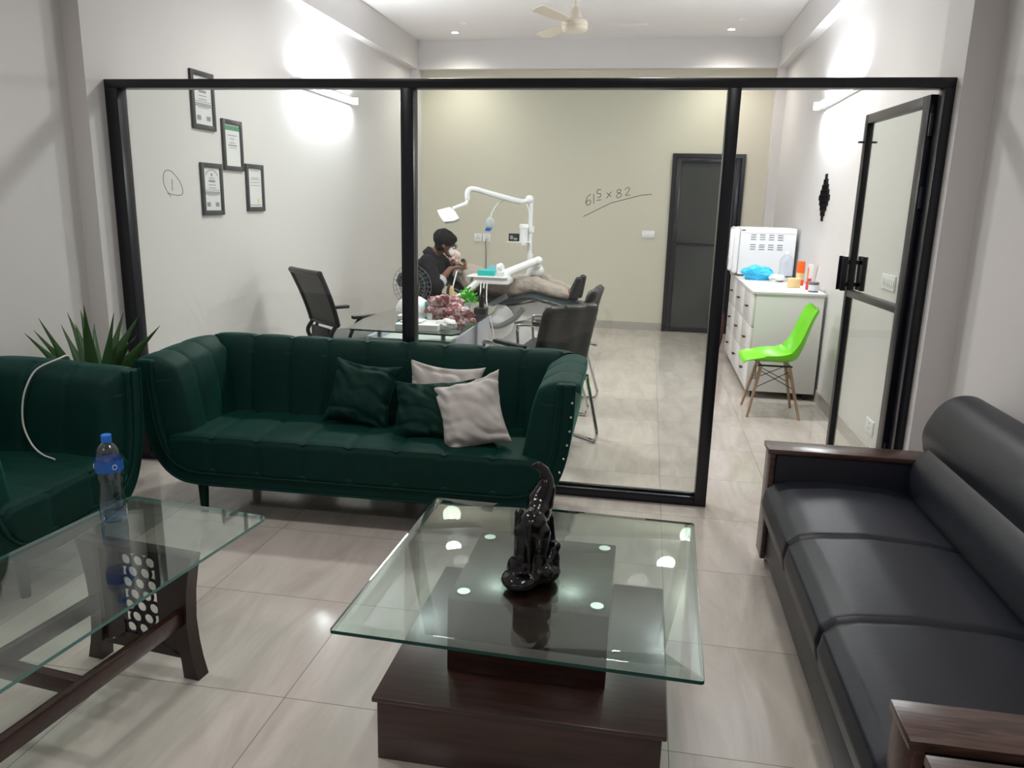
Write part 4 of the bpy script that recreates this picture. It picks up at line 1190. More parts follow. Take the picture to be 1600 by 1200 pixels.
t = thing('bowl', 'rounded milky white bowl upside down on the far left of the glass desk', 'bowl', (-1.70, 5.50, ZD))
G().lathe([(0.13, 0), (0.125, 0.03), (0.10, 0.075), (0.06, 0.10), (0.001, 0.11)], n=28).build('bowl_body', M_wplastic, t)
t = thing('potted_plant', 'small bright green bushy plant in a white pot on the glass desk', 'plant', (-1.29, 5.55, ZD))
G().lathe([(0.001, 0), (0.026, 0), (0.036, 0.07), (0.032, 0.07), (0.028, 0.055), (0.001, 0.055)], n=22).build('pot', M_white, t)
g = G(); rnd = random.Random(3)
for k in range(230):
    d = Vector((rnd.gauss(0, 1), rnd.gauss(0, 1), abs(rnd.gauss(0, 1)) * 1.1)).normalized()
    p_ = Vector((0, 0, 0.075)) + Vector((d.x * 0.072, d.y * 0.07, d.z * 0.11)) * rnd.uniform(0.35, 1.0)
    a = Vector((rnd.gauss(0, 1), rnd.gauss(0, 1), rnd.gauss(0, 1))).normalized() * 0.012
    b = d * 0.016
    c_ = a.cross(d) * 0.2
    g.bm.faces.new([g.bm.verts.new(p_ + a), g.bm.verts.new(p_ + b + c_), g.bm.verts.new(p_ - a), g.bm.verts.new(p_ - b * 0.5 - c_)])
g.build('foliage', M_leaf2, t, smooth=False)['kind'] = 'stuff'
t = thing('display_stand', 'dark slim instrument stand at the right edge of the glass desk behind the plant', 'stand', (-1.175, 5.47, ZD))
g = G().box(-0.045, 0.045, -0.05, 0.05, 0, 0.05, 0.006); g.build('base', M_bplastic, t)
g = G().box(-0.015, 0.02, -0.01, 0.015, 0.05, 0.13, 0.004); g.build('column', M_bplastic, t)
g = G(); g.tube([(0.0, 0, 0.12), (0.02, -0.01, 0.19)], 0.014, 12); g.build('head', M_bplastic, t)
t = thing('stapler', 'flat black stapler on the glass desk in front of the small green plant', 'stapler', (-1.40, 5.36, ZD), 20)
G().box(-0.07, 0.07, -0.018, 0.018, 0, 0.012, 0.004).build('base', M_bplastic, t)
g = G(); g.prism([(-0.07, -0.016, 0.02), (0.06, -0.016, 0.032), (0.07, -0.016, 0.045), (-0.055, -0.016, 0.055), (-0.075, -0.016, 0.04)], (0, 0.032, 0), b=0.003); g.build('arm', M_bplastic, t)
t = thing('desk_mirror', 'small oval brown-backed mirror standing at the back of the glass desk', 'mirror', (-1.50, 5.82, ZD), 30)
g = G(); g.ball((0, 0, 0.11), 0.03, 18, sc=(1.0, 0.35, 1.9)); g.build('mirror_back', M_ginger, t)
g = G(); g.ball((0.01, -0.005, 0.11), 0.027, 18, sc=(0.8, 0.35, 1.85)); g.build('mirror_face', M_yellow, t)
G().box(-0.03, 0.03, -0.025, 0.025, 0, 0.05, 0.004).build('base', M_bplastic, t)

# mesh office chair
oc = thing('office_chair', 'black mesh-back office chair with armrests behind the glass desk', 'office chair', (-2.36, 5.87, 0), 50)
def backpt(u, v, off=0.0):
    y = (u - 0.5) * 0.50 * (1 - 0.10 * (1 - v))
    x = -0.235 - 0.13 * v - 0.015 * math.cos((u - 0.5) * PI) + 0.03 * math.cos((v - .3) * 2) + off
    return Vector((x, y, 0.59 + 0.405 * v))
g = G()
for u in (0, 1):
    g.tube([backpt(u, v / 8) for v in range(9)], 0.020, 10)
g.tube([backpt(u / 8, 1) for u in range(9)], 0.024, 10); g.tube([backpt(u / 8, 0) for u in range(9)], 0.016, 10)
g.build('back_frame', M_bplastic, oc)
g = G(); g.grid(lambda u, v: backpt(u, v, 0.004), 10, 10); g.grid(lambda u, v: backpt(u, v, 0.0), 10, 10); g.build('mesh_back', M_mesh, oc, ang=180)
g = G()
for s in (-0.2, 0.2):
    g.tube(smoothpath([backpt(0.5 + s * 2.2, 0), (-0.26, s * 1.0, 0.50), (-0.19, s * 0.9, 0.40), (-0.05, s * 0.7, 0.38)], 5), 0.017, 10)
g.box(-0.255, -0.235, -0.15, 0.15, 0.46, 0.56, 0.008)
g.build('lumbar_support', M_bplastic, oc)
G().box(-0.22, 0.25, -0.24, 0.24, 0.42, 0.49, 0.03, 4).build('seat', M_mesh, oc)
for s in (-1, 1):
    g = G(); g.tube(smoothpath([(-0.12, s * 0.26, 0.42), (-0.14, s * 0.29, 0.52), (-0.06, s * 0.29, 0.64), (0.02, s * 0.29, 0.65)], 5), 0.014, 10)
    g.box(-0.12, 0.16, s * 0.29 - 0.025, s * 0.29 + 0.025, 0.645, 0.672, 0.008)
    g.build('armrest', M_bplastic, oc)
g = G().lathe([(0.03, 0.10), (0.03, 0.25), (0.02, 0.25), (0.02, 0.42)], n=16); g.build('gas_column', M_bplastic, oc)
for k in range(5):
    a = R(72 * k + 10)
    g = G(); g.tube([(0.02 * math.cos(a), 0.02 * math.sin(a), 0.12), (0.29 * math.cos(a), 0.29 * math.sin(a), 0.075)], [0.025, 0.014], 8)
    lg = g.build('leg', M_bplastic, oc)
    g = G(); c_ = (0.29 * math.cos(a), 0.29 * math.sin(a)); g.tube([(c_[0] - 0.018 * math.sin(a), c_[1] + 0.018 * math.cos(a), 0.03), (c_[0] + 0.018 * math.sin(a), c_[1] - 0.018 * math.cos(a), 0.03)], 0.03, 14)
    g.build('caster', M_bplastic, lg)

# visitor chairs (sled base); local facing +x, origin on the floor under the seat
def visitor():
    t = thing('visitor_chair', 'black leather visitor chair with chrome frame behind the right end of the green sofa', 'chair', (0, 0, 0), 0, 'black leather visitor chairs')
    g = G(); rings = []
    def bf(sg):
        def f(u, v):
            a = 2 * u - 1
            z = 0.47 + 0.48 * v
            x = -0.20 - 0.085 * v - 0.03 * v * v + 0.02 * a * a
            e = max(abs(a), abs(2 * v - 1))
            th = 0.034 * math.sqrt(max(0, 1 - max(0, (e - 0.84) / 0.16) ** 2))
            y = a * 0.235
            if v > 0.85: y *= 1 - 0.10 * ((v - 0.85) / 0.15) ** 2
            th += 0.004 * math.cos(a * PI * 2.5) * (1 if e < 0.9 else 0)
            return Vector((x + sg * th, y, z))
        return f
    g.grid(bf(1), 20, 20); g.grid(bf(-1), 20, 20)
    bmesh.ops.remove_doubles(g.bm, verts=g.bm.verts[:], dist=1e-4)
    g.build('backrest', M_leather2, t, ang=80)
    G().box(-0.23, 0.25, -0.235, 0.235, 0.41, 0.49, 0.03, 4).build('seat', M_leather2, t)
    for s in (-1, 1):
        y = s * 0.265
        pts = [(-0.27, y, 0.66), (0.20, y, 0.66), (0.25, y, 0.63), (0.25, y, 0.56), (0.23, y, 0.30), (0.22, y, 0.05), (0.19, y, 0.013), (0.12, y, 0.012), (-0.22, y, 0.012), (-0.28, y, 0.014), (-0.305, y, 0.05), (-0.28, y, 0.15), (-0.20, y, 0.40), (-0.19, y, 0.45)]
        g = G(); g.tube(smoothpath(pts, 5), 0.012, 10); g.build('side_frame', M_chrome, t)
        G().box(-0.16, 0.14, y - 0.02, y + 0.02, 0.672, 0.692, 0.008).build('arm_pad', M_bplastic, t)
    g = G(); g.tube([(-0.19, -0.265, 0.43), (-0.19, 0.265, 0.43)], 0.010, 8); g.tube([(0.2, -0.26, 0.405), (0.2, 0.26, 0.405)], 0.010, 8); g.build('cross_bar', M_chrome, t)
    return t
vc = visitor()
vc.location = (-0.665, 4.93, 0); vc.rotation_euler = (0, 0, R(140))
dup(vc, (-0.66, 5.88, 0), 176, 'black leather visitor chair farther back, seen almost edge-on beyond the nearer one')

# standing fan behind the left post
pf = thing('pedestal_fan', 'round wire-guard pedestal fan half hidden by the black post beside the doctor', 'fan', (-2.21, 7.12, 0), 20)
G().lathe([(0.001, 0.0), (0.17, 0.0), (0.17, 0.02), (0.05, 0.035), (0.001, 0.035)], n=28).build('base', M_bplastic, pf)
G().tube([(0, 0, 0.03), (0, 0, 0.62)], 0.012, 10).build('pole', M_steel, pf)
rm = Matrix.Translation((0, 0, 0.75)) @ Matrix.Rotation(R(62), 4, 'Z')
g = G()
for (rr, dx) in ((0.20, 0.0), (0.15, 0.035), (0.10, 0.045), (0.05, 0.05), (0.15, -0.035), (0.10, -0.045)):
    g.tube([rm @ Vector((dx, rr * math.cos(2 * PI * k / 36), rr * math.sin(2 * PI * k / 36))) for k in range(36)], 0.0025, 6, closed=True)
for k in range(24):
    a = 2 * PI * k / 24; c_, s_ = math.cos(a), math.sin(a)
    for sg in (1, -1):
        g.tube([rm @ Vector((0.0, 0.2 * c_, 0.2 * s_)), rm @ Vector((0.035 * sg, 0.15 * c_, 0.15 * s_)), rm @ Vector((0.05 * sg, 0.04 * c_, 0.04 * s_))], 0.0015, 5)
g.build('wire_guard', M_dentgrey, pf)
for k in range(3):
    g = G(); a0 = 120 * k
    pts = [rm @ Vector((0.010 * math.sin(R((a - a0 - 40) * 2)), r_ * math.cos(R(a)), r_ * math.sin(R(a)))) for r_, a in [(0.04, a0), (0.13, a0 - 8), (0.172, a0 + 15), (0.178, a0 + 40), (0.15, a0 + 62), (0.08, a0 + 60), (0.04, a0 + 50)]]
    g.prism(pts, rm.to_3x3() @ Vector((0.003, 0, 0))); g.build('blade', M_dentup, pf)
g = G(); g.tube([rm @ Vector((-0.11, 0, 0)), rm @ Vector((0.03, 0, 0))], 0.045, 16); g.box(-0.02, 0.02, -0.02, 0.02, 0.6, 0.72); g.build('motor', M_bplastic, pf)

# ------------------------------------------------------------------ dental unit
du = thing('dental_chair', 'white dental chair unit with dark upholstery, lamp arm and instrument arm', 'dental chair', (-1.35, 7.75, 0))
g = G()
# upholstery: head -> seat -> leg rest, following the patient, direction nearly along x
spine = [(-2.12, 7.82, 0.80), (-1.95, 7.80, 0.74), (-1.75, 7.77, 0.64), (-1.50, 7.73, 0.575), (-1.30, 7.70, 0.60), (-1.08, 7.66, 0.655), (-0.90, 7.62, 0.625), (-0.66, 7.57, 0.575), (-0.56, 7.55, 0.555)]
sp = smoothpath(spine, 5)
rings = []
for i, p_ in enumerate(sp):
    u = i / (len(sp) - 1)
    d = (sp[min(i + 1, len(sp) - 1)] - sp[max(i - 1, 0)]).normalized()
    sd = Vector((0.16, 1, 0)).normalized(); up = sd.cross(d).normalized() 
    if up.z < 0: up = -up
    hw = 0.17 if u < 0.08 else (0.25 if u < 0.75 else 0.22)
    if u > 0.94: hw *= 0.85
    th = 0.045
    rings.append([p_ + sd * (hw * math.cos(2 * PI * k / 16)) * 1.0 + up * (th * math.copysign(abs(math.sin(2 * PI * k / 16)) ** 0.6, math.sin(2 * PI * k / 16))) for k in range(16)])
g.loft(rings); g.build('upholstery', M_dentup, du, True, ang=60)
g = G()
g.prism([(-1.62, 7.55, 0.56), (-1.3, 7.55, 0.545), (-1.05, 7.55, 0.60), (-0.78, 7.55, 0.575), (-0.95, 7.55, 0.49), (-1.15, 7.55, 0.42), (-1.35, 7.55, 0.36), (-1.55, 7.55, 0.36), (-1.68, 7.55, 0.45)], (0.05, 0.34, 0), b=0.03)
g.build('seat_shell', M_wplastic, du, True)
g = G(); g.ball((-1.47, 7.50, 0.40), 0.20, 28, sc=(1.0, 0.22, 0.95)); g.build('side_cover', M_wplastic, du, True)
g = G(); pts = smoothpath([(-1.34, 7.42, 0.66), (-1.47, 7.42, 0.58), (-1.575, 7.42, 0.48), (-1.54, 7.42, 0.385), (-1.42, 7.42, 0.355), (-1.27, 7.42, 0.43), (-1.17, 7.42, 0.54)], 6)
g.tube(pts, 0.028, 12); g.build('armrest', M_dentgrey, du, True)
g = G(); g.prism([(-1.50, 7.60, 0.36), (-1.20, 7.60, 0.36), (-0.98, 7.60, 0.26), (-1.02, 7.60, 0.12), (-1.5, 7.60, 0.10)], (0.05, 0.34, 0), b=0.02); g.build('lift_column', M_wplastic, du, True)
G().box(-1.75, -0.80, 7.48, 8.1, 0.0, 0.10, 0.03, 3).build('base_plate', M_wplastic, du, True)
G().box(-1.22, -0.86, 7.95, 8.25, 0.10, 0.36, 0.02, 3).build('junction_box', M_dentgrey, du, True)
# light post with lamp
g = G(); g.tube([(-1.20, 7.95, 0.60), (-1.20, 7.95, 1.04)], 0.032, 16); g.tube([(-1.205, 7.95, 1.04), (-1.205, 7.95, 1.57)], 0.022, 14); g.tube([(-1.20, 7.95, 1.26), (-1.20, 7.95, 1.32)], 0.036, 16)
g.ball((-1.22, 7.95, 1.585), 0.045, 16); g.build('light_post', M_wplastic, du, True)
g = G(); g.tube([(-1.30, 7.9, 1.562), (-1.37, 7.86, 1.575), (-1.60, 7.75, 1.635), (-1.72, 7.70, 1.672)], [0.026, 0.030, 0.028, 0.024], 14)
g.tube(smoothpath([(-1.70, 7.71, 1.668), (-1.775, 7.68, 1.672), (-1.80, 7.66, 1.64), (-1.80, 7.66, 1.57)], 5), 0.026, 14)
g.tube([(-1.20, 7.95, 1.575), (-1.32, 7.89, 1.565)], 0.02, 12)
g.tube([(-1.80, 7.66, 1.565), (-1.81, 7.64, 1.53), (-1.92, 7.55, 1.48)], [0.018, 0.02, 0.018], 12)
g.build('lamp_arm', M_wplastic, du, True)
g = G()
hd = Matrix.Translation((-1.955, 7.5, 1.425)) @ Matrix.Rotation(R(-12), 4, 'Y') @ Matrix.Rotation(R(-25), 4, 'X')
g.prism([hd @ Vector(p_) for p_ in [(-0.11, 0, 0.065), (0.02, 0, 0.075), (0.07, 0, 0.02), (0.105, 0, -0.065), (0.05, 0, -0.08), (-0.05, 0, -0.07), (-0.09, 0, -0.0)]], hd.to_3x3() @ Vector((0, 0.05, 0)), b=0.012)
lh = g.build('lamp_head', M_wplastic, du, True)
g = G(); g.prism([hd @ Vector(p_) for p_ in [(-0.08, -0.003, 0.045), (0.01, -0.003, 0.053), (0.05, -0.003, 0.01), (0.07, -0.003, -0.045), (-0.03, -0.003, -0.05), (-0.06, -0.003, 0.0)]], hd.to_3x3() @ Vector((0, 0.004, 0))); g.build('lamp_lens', M_dim, lh, True)
# second curved arm with pod
g = G(); g.tube(smoothpath([(-1.45, 7.84, 1.585), (-1.53, 7.84, 1.53), (-1.585, 7.84, 1.45), (-1.60, 7.84, 1.39)], 6), 0.007, 8); g.tube(smoothpath([(-1.26, 7.93, 1.56), (-1.215, 7.93, 1.46), (-1.21, 7.93, 1.34)], 5), 0.007, 8); g.build('pod_arm', M_wplastic, du, True)
g = G(); g.ball((-1.605, 7.84, 1.345), 0.048, 18, sc=(0.9, 0.35, 1.25)); pd = g.build('pod', mat('pale_grey_plastic', (0.50, 0.54, 0.56), 0.35), du, True)
g = G(); g.prism([(-1.645, 7.815, 1.295), (-1.585, 7.815, 1.295), (-1.60, 7.815, 1.262), (-1.65, 7.815, 1.262)], (0, 0.04, 0), b=0.004); g.build('blue_band', M_bluelabel, pd, True)
# screen shelf and cup dispenser on the post
G().box(-1.43, -1.20, 7.85, 7.93, 1.155, 1.165, 0.003).build('shelf', M_wplastic, du, True)
G().lathe([(0.001, 0), (0.04, 0), (0.043, 0.02), (0.043, 0.165), (0.047, 0.17), (0.047, 0.20), (0.04, 0.21), (0.001, 0.212)], (-1.262, 7.89, 1.13), 24).build('dispenser', M_wplastic, du, True)
pn = G().box(-1.415, -1.305, 7.875, 7.885, 1.166, 1.245, 0.002).build('display_panel', M_bplastic, du, True)
g = G(); g.ball((-1.385, 7.874, 1.205), 0.018, 10, sc=(1, 0.1, 1.2)); g.ball((-1.345, 7.874, 1.19), 0.022, 10, sc=(1.1, 0.1, 0.6)); g.build('display_figure', M_greypanel, pn, True)
# delivery arm and tray
g = G(); g.tube([(-1.36, 7.42, 0.875), (-1.06, 7.52, 1.005)], [0.042, 0.036], 14); g.ball((-1.05, 7.52, 1.005), 0.042, 14); g.ball((-1.36, 7.42, 0.87), 0.046, 14); g.build('delivery_arm', M_wplastic, du, True)
g = G(); g.ball((-1.08, 7.62, 0.90), 0.075, 18, sc=(1, 0.8, 0.9)); g.tube([(-1.06, 7.56, 0.97), (-1.1, 7.62, 0.90), (-1.18, 7.75, 0.80), (-1.18, 7.95, 0.62)], [0.035, 0.05, 0.055, 0.06], 14); g.build('arm_column', M_wplastic, du, True)
G().box(-1.70, -1.30, 7.22, 7.52, 0.845, 0.86, 0.006).build('tray', M_wplastic, du, True)
G().box(-1.64, -1.29, 7.24, 7.50, 0.785, 0.845, 0.012).build('control_box', M_wplastic, du, True)
for k in range(3):
    x = -1.56 + k * 0.03
    g = G(); g.tube(smoothpath([(x, 7.24, 0.80), (x + 0.002, 7.21, 0.70), (x + 0.012, 7.20, 0.58), (x + 0.05, 7.25, 0.40), (x + 0.06, 7.4, 0.16)], 5), 0.006, 8); g.build('hose', M_wplastic, du, True)
g = G(); g.tube([(-1.60, 7.26, 0.80), (-1.70, 7.22, 0.70), (-1.80, 7.2, 0.655)], [0.035, 0.03, 0.012], 10); g.build('handle', M_wplastic, du, True)
g = G(); g.tube(smoothpath([(-1.80, 7.25, 0.90), (-1.82, 7.2, 0.78), (-1.85, 7.18, 0.62), (-1.86, 7.18, 0.56)], 5), 0.006, 8); g.build('hose', M_wplastic, du, True)

# things on the dental tray
ZR = 0.8605
tag(G().box(-1.60, -1.44, 7.26, 7.36, ZR, ZR + 0.055, 0.006).build('instrument_box', M_teal), 'teal plastic box on the dental tray', 'box')
g = G(); g.prism([(-1.60, 7.42, ZR), (-1.42, 7.42, ZR), (-1.44, 7.42, ZR + 0.03), (-1.485, 7.42, ZR + 0.10), (-1.56, 7.42, ZR + 0.05)], (0, 0.02, 0), b=0.003)
tag(g.build('folded_sheet', M_ltblue), 'light blue folded sheet behind the teal box on the dental tray', 'cloth')
tag(G().box(-1.41, -1.35, 7.24, 7.31, ZR, ZR + 0.045, 0.004).build('carton', M_white), 'small white carton on the dental tray right of the teal box', 'box')
crumple('tissue', M_paper, 'crumpled white tissue heap at the back of the dental tray', 'tissue', (-1.42, 7.44, ZR), 0.045, (1.0, 0.9, 1.15), 9)
g = G(); g.tube([(-1.335, 7.46, ZR + 0.012), (-1.30, 7.46, ZR + 0.075), (-1.215, 7.46, ZR + 0.07)], 0.008, 8)
tag(g.build('pliers', M_red), 'red-handled pliers sticking up from the right end of the dental tray', 'tool')

# ------------------------------------------------------------------ people
def hand(name, m, base, dirv, palm_n, size=0.17, curl=0.5, thumb=1, parent=None):
    """five-fingered hand; dirv along the fingers, palm_n out of the palm"""
    g = G(); d = Vector(dirv).normalized(); n_ = Vector(palm_n); n_ = (n_ - d * n_.dot(d)).normalized(); s = d.cross(n_).normalized() * thumb
    b = Vector(base); pl_ = size * 0.5
    for k in range(-2, 3):
        g.limb([b + s * k * 0.008, b + d * pl_ + s * k * 0.0165 * (size / 0.18)], [0.015, 0.0115], 8)
    lens = [0.40, 0.46, 0.50, 0.45, 0.36]
    for k, L_ in zip((-1.5, -0.5, 0.5, 1.5), (0.34, 0.42, 0.45, 0.40)):
        p0 = b + d * pl_ + s * k * 0.020 * (size / 0.18)
        ca, pts = 0, [p0]
        for seg, fr_ in enumerate((0.45, 0.32, 0.23)):
            ca += curl * (0.9 if seg else 0.5)
            p0 = p0 + (d * math.cos(ca) + n_ * math.sin(ca)) * L_ * size * fr_
            pts.append(p0)
        g.limb(pts, [0.0092, 0.0085, 0.0078, 0.0065], 8)
    t0 = b + d * pl_ * 0.25 + s * 0.028
    t1 = t0 + (d * 0.5 + s * 0.7 + n_ * 0.3).normalized() * size * 0.20
    t2 = t1 + (d * 0.8 + s * 0.1 + n_ * 0.5).normalized() * size * 0.17
    g.limb([t0, t1, t2], [0.013, 0.0105, 0.008], 8)
    return g

# doctor, seated, bending over the patient
dc = thing('person', 'dentist in black shirt and mask sitting bent over the reclining patient', 'person', (-2.2, 7.42, 0))
g = G()
hip = Vector((-2.19, 7.46, 0.58)); chest = Vector((-2.13, 7.47, 0.87)); neck0 = Vector((-2.09, 7.46, 1.03)); 
headc = Vector((-1.965, 7.44, 1.155))
g.limb([hip, chest, neck0], [0.13, 0.14, 0.07]); g.limb([neck0, headc + Vector((-0.02, 0, -0.02))], [0.055, 0.06])
g.ball(headc, 0.088, 20, sc=(1.08, 0.86, 1.12), rotm=Euler((0, R(35), 0)).to_matrix())
g.ball(headc + Vector((0.045, 0, -0.085)), 0.055, 16, sc=(1, 0.95, 1.1))      # jaw
g.ball(headc + Vector((0.088, 0, -0.065)), 0.014, 8)                        # nose
for s in (-1, 1): g.ball(headc + Vector((0.0, s * 0.078, -0.03)), 0.022, 10, sc=(0.8, 0.4, 1.2))
shn = Vector((-2.10, 7.27, 0.96)); eln = Vector((-1.985, 7.17, 0.755)); wrn = Vector((-1.91, 7.42, 0.90))
shf = Vector((-2.10, 7.66, 0.96)); elf = Vector((-2.0, 7.76, 0.80)); wrf = Vector((-1.90, 7.60, 0.935))
for a, b, c_ in ((shn, eln, wrn), (shf, elf, wrf)): g.limb([chest.lerp(a, 0.5), a, b, c_], [0.08, 0.06, 0.045, 0.028])
for s in (-1, 1):
    k_ = Vector((-1.82, 7.44 + s * 0.16, 0.50))
    g.limb([hip + Vector((0, s * 0.09, -0.03)), k_, Vector((-1.84, 7.44 + s * 0.17, 0.10)), Vector((-1.74, 7.44 + s * 0.17, 0.045))], [0.095, 0.065, 0.045, 0.035])
hg = hand('h', None, wrn, (0.75, 0.25, 0.25), (0.3, 0.2, -0.9), 0.16, 0.7, 1); g.merge(hg.bm)
hg = hand('h', None, wrf, (0.8, -0.3, -0.1), (0.2, -0.3, -0.9), 0.16, 0.7, -1); g.merge(hg.bm)
g.build('body', M_skin, dc, True, mods=[('remesh', 0.008), ('smooth', 2)])
g = G()
g.limb([hip + Vector((0, 0, -0.02)), chest, neck0 + Vector((-0.015, 0, -0.02))], [0.155, 0.165, 0.09])
g.limb([hip + Vector((-0.02, -0.08, 0)), chest + Vector((-0.02, -0.09, 0.02))], [0.11, 0.11]); g.limb([hip + Vector((-0.02, 0.08, 0)), chest + Vector((-0.02, 0.09, 0.02))], [0.11, 0.11])
for a, b in ((shn, eln), (shf, elf)): g.limb([chest.lerp(a, 0.4), a, b.lerp(a, 0.12)], [0.11, 0.09, 0.070])
g.limb([eln.lerp(shn, 0.12), eln, eln.lerp(wrn, 0.24)], [0.072, 0.070, 0.06]); g.limb([elf.lerp(shf, 0.12), elf], [0.066, 0.062])
g.tube([neck0 + Vector((-0.05, 0, -0.02)), neck0 + Vector((0.0, 0, 0.045))], [0.085, 0.066], 16)
g.build('shirt', M_shirt, dc, True, mods=[('remesh', 0.010), ('smooth', 3), ('noise', 0.015, 0.06)])
g = G()
d_ = (wrn - eln).normalized(); g.tube([eln.lerp(wrn, 0.14), eln.lerp(wrn, 0.36)], [0.072, 0.062], 20); g.build('sleeve_cuff', M_cuff, dc, True)
g = G()
for s in (-1, 1):
    k_ = Vector((-1.82, 7.44 + s * 0.16, 0.50))
    g.limb([hip + Vector((0, s * 0.09, -0.03)), k_, Vector((-1.84, 7.44 + s * 0.17, 0.10))], [0.125, 0.085, 0.06])
g.build('trousers', M_shirt, dc, True, mods=[('remesh', 0.012), ('smooth', 3)])
for s in (-1, 1):
    g = G(); g.limb([(-1.87, 7.44 + s * 0.17, 0.045), (-1.70, 7.44 + s * 0.17, 0.035)], [0.045, 0.038]); g.box(-1.9, -1.67, 7.44 + s * 0.17 - 0.04, 7.44 + s * 0.17 + 0.04, 0, 0.02, 0.008); g.build('shoe', M_shoe, dc, True)
g = G()
g.ball(headc + Vector((-0.012, 0, 0.032)), 0.104, 24, sc=(1.12, 0.92, 0.95), rotm=Euler((0, R(28), 0)).to_matrix())
g.ball(headc + Vector((0.055, 0, 0.035)), 0.062, 16, sc=(1.0, 1.1, 0.8)); g.ball(headc + Vector((-0.055, 0, -0.03)), 0.065, 16, sc=(0.8, 1.1, 1.1)); g.ball(headc + Vector((-0.02, 0, -0.035)), 0.05, 14, sc=(0.8, 1.68, 1.0))
g.build('hair', M_hair, dc, True, mods=[('remesh', 0.007), ('smooth', 1), ('noise', 0.012, 0.02)])
g = G(); g.ball(headc + Vector((0.060, 0, -0.083)), 0.046, 18, sc=(0.9, 1.2, 1.2)); g.build('face_mask', mat('white_mask', (0.85, 0.80, 0.78), 0.7), dc, True)
g = G()
for s in (-1, 1):
    g.tube([headc + Vector((0.0, s * 0.080, 0.0)), headc + Vector((0.085, s * 0.07, -0.035))], 0.004, 6)
    c_ = headc + Vector((0.094, s * 0.034, -0.040))
    g.tube([c_ + Vector((0.008 * math.cos(a), 0.026 * math.cos(a), 0.018 * math.sin(a))) for a in [2 * PI * k / 14 for k in range(14)]], 0.004, 6, closed=True)
g.build('glasses', M_bplastic, dc, True)

st = thing('dentist_stool', 'low round stool under the seated dentist', 'stool', (-2.22, 7.46, 0))
G().lathe([(0.001, 0.36), (0.17, 0.36), (0.185, 0.375), (0.185, 0.405), (0.17, 0.42), (0.001, 0.42)], n=28).build('seat', M_dentup, st)
G().lathe([(0.025, 0.05), (0.025, 0.36)], n=14).build('column', M_steel, st)
for k in range(5):
    a = R(72 * k); g = G(); g.tube([(0, 0, 0.07), (0.15 * math.cos(a), 0.15 * math.sin(a), 0.04)], [0.02, 0.014], 8); g.ball((0.15 * math.cos(a), 0.15 * math.sin(a), 0.02), 0.02, 10); g.build('leg', M_steel, st)

# patient lying on the dental chair
pt = thing('person', 'patient in beige clothes and black shoes lying back on the dental chair', 'person', (-1.4, 7.72, 0.6))
g = G()
ph = Vector((-2.0, 7.80, 0.90)); pc = Vector((-1.80, 7.77, 0.80)); pw = Vector((-1.52, 7.73, 0.725)); pp = Vector((-1.36, 7.71, 0.72))
g.ball(ph, 0.085, 20, sc=(1.15, 0.85, 1.0)); g.ball(ph + Vector((0.03, 0, 0.09)), 0.014, 8)
for s in (-1, 1): g.ball(ph + Vector((-0.01, s * 0.075, 0)), 0.02, 8, sc=(1, 0.4, 1.2))
g.limb([ph + Vector((0.05, 0, -0.03)), pc], [0.052, 0.07]); g.limb([pc, pw, pp], [0.11, 0.10, 0.11])
knees = [Vector((-1.08, 7.55, 0.765)), Vector((-1.06, 7.74, 0.785))]
ank = [Vector((-0.755, 7.47, 0.695)), Vector((-0.73, 7.66, 0.70))]
for s, k_, a_ in ((-1, knees[0], ank[0]), (1, knees[1], ank[1])):
    g.limb([pp + Vector((0.02, s * 0.09, 0)), k_, a_, a_ + Vector((0.06, 0, 0.04))], [0.09, 0.055, 0.036, 0.034])
ps = Vector((-1.86, 7.60, 0.83)); pe = Vector((-1.70, 7.44, 0.74)); pwz = Vector((-1.77, 7.46, 0.90))
g.limb([pc.lerp(ps, .5), ps, pe, pwz], [0.07, 0.05, 0.04, 0.027])
ps2 = Vector((-1.86, 7.95, 0.83)); pe2 = Vector((-1.62, 8.0, 0.72)); pw2 = Vector((-1.42, 7.86, 0.80))
g.limb([pc.lerp(ps2, .5), ps2, pe2, pw2], [0.07, 0.05, 0.04, 0.027])
hg = hand('h', None, pwz, (-0.05, 0.35, 0.5), (-1, 0, 0.2), 0.15, 1.05, 1); g.merge(hg.bm)
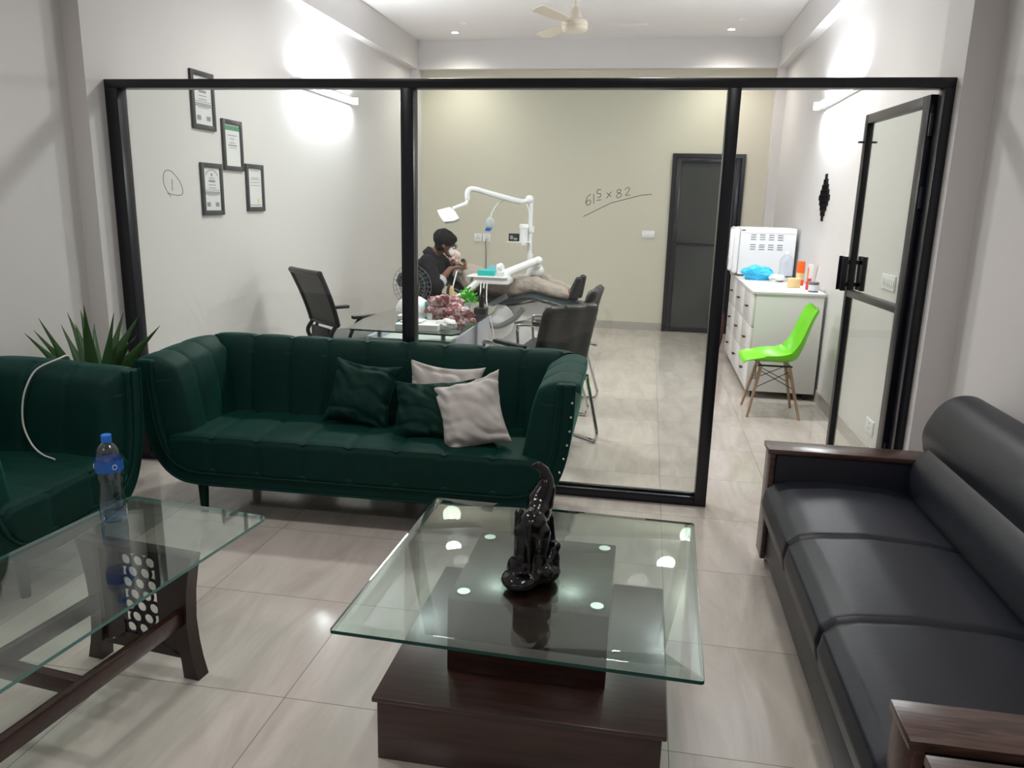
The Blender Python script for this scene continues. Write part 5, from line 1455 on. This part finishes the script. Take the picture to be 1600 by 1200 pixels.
hg = hand('h', None, pw2, (0.8, -0.5, 0.0), (0, 0, -1), 0.16, 0.4, 1); g.merge(hg.bm)
g.build('body', M_skin, pt, True, mods=[('remesh', 0.008), ('smooth', 2)])
g = G()
g.limb([pc, pw, pp], [0.135, 0.125, 0.13])
g.limb([pc + Vector((0, -.08, 0)), pp + Vector((0, -.07, 0))], [0.10, 0.10]); g.limb([pc + Vector((0, .08, 0)), pp + Vector((0, .07, 0))], [0.10, 0.10])
g.limb([pc.lerp(ps, .5), ps, pe, pe.lerp(pwz, 0.75)], [0.08, 0.07, 0.062, 0.045]); g.limb([pc.lerp(ps2, .5), ps2, pe2, pe2.lerp(pw2, 0.75)], [0.08, 0.07, 0.06, 0.045])
g.build('tunic', M_khaki, pt, True, mods=[('remesh', 0.010), ('smooth', 3), ('noise', 0.03, 0.07)])
g = G()
for s, k_, a_ in ((-1, knees[0], ank[0]), (1, knees[1], ank[1])):
    g.limb([pp + Vector((0.02, s * 0.09, 0)), k_, k_.lerp(a_, 0.5), a_.lerp(k_, 0.05)], [0.115, 0.088, 0.072, 0.055])
g.build('trousers', M_khaki, pt, True, mods=[('remesh', 0.010), ('smooth', 3), ('noise', 0.03, 0.07)])
for a_ in ank:
    g = G()
    g.limb([a_ + Vector((0.05, 0, -0.015)), a_ + Vector((0.08, 0, 0.06)), a_ + Vector((0.105, 0, 0.145))], [0.045, 0.043, 0.030])
    g.limb([a_ + Vector((0.085, 0, -0.03)), a_ + Vector((0.12, 0, 0.15))], [0.032, 0.026])
    g.build('shoe', M_shoe, pt, True, mods=[('remesh', 0.007), ('smooth', 2)])
g = G(); g.ball(ph + Vector((-0.03, 0, -0.01)), 0.092, 18, sc=(1.05, 0.92, 1.0)); g.build('hair', M_hair, pt, True)
crumple('dental_drape', mat('pinkish_white_drape', (0.85, 0.62, 0.56), 0.7), 'pinkish white cloth over the patient face under the dentist hands', 'cloth', (-1.93, 7.66, 0.93), 0.05, (0.9, 0.7, 1.35), 4, amp=0.5)
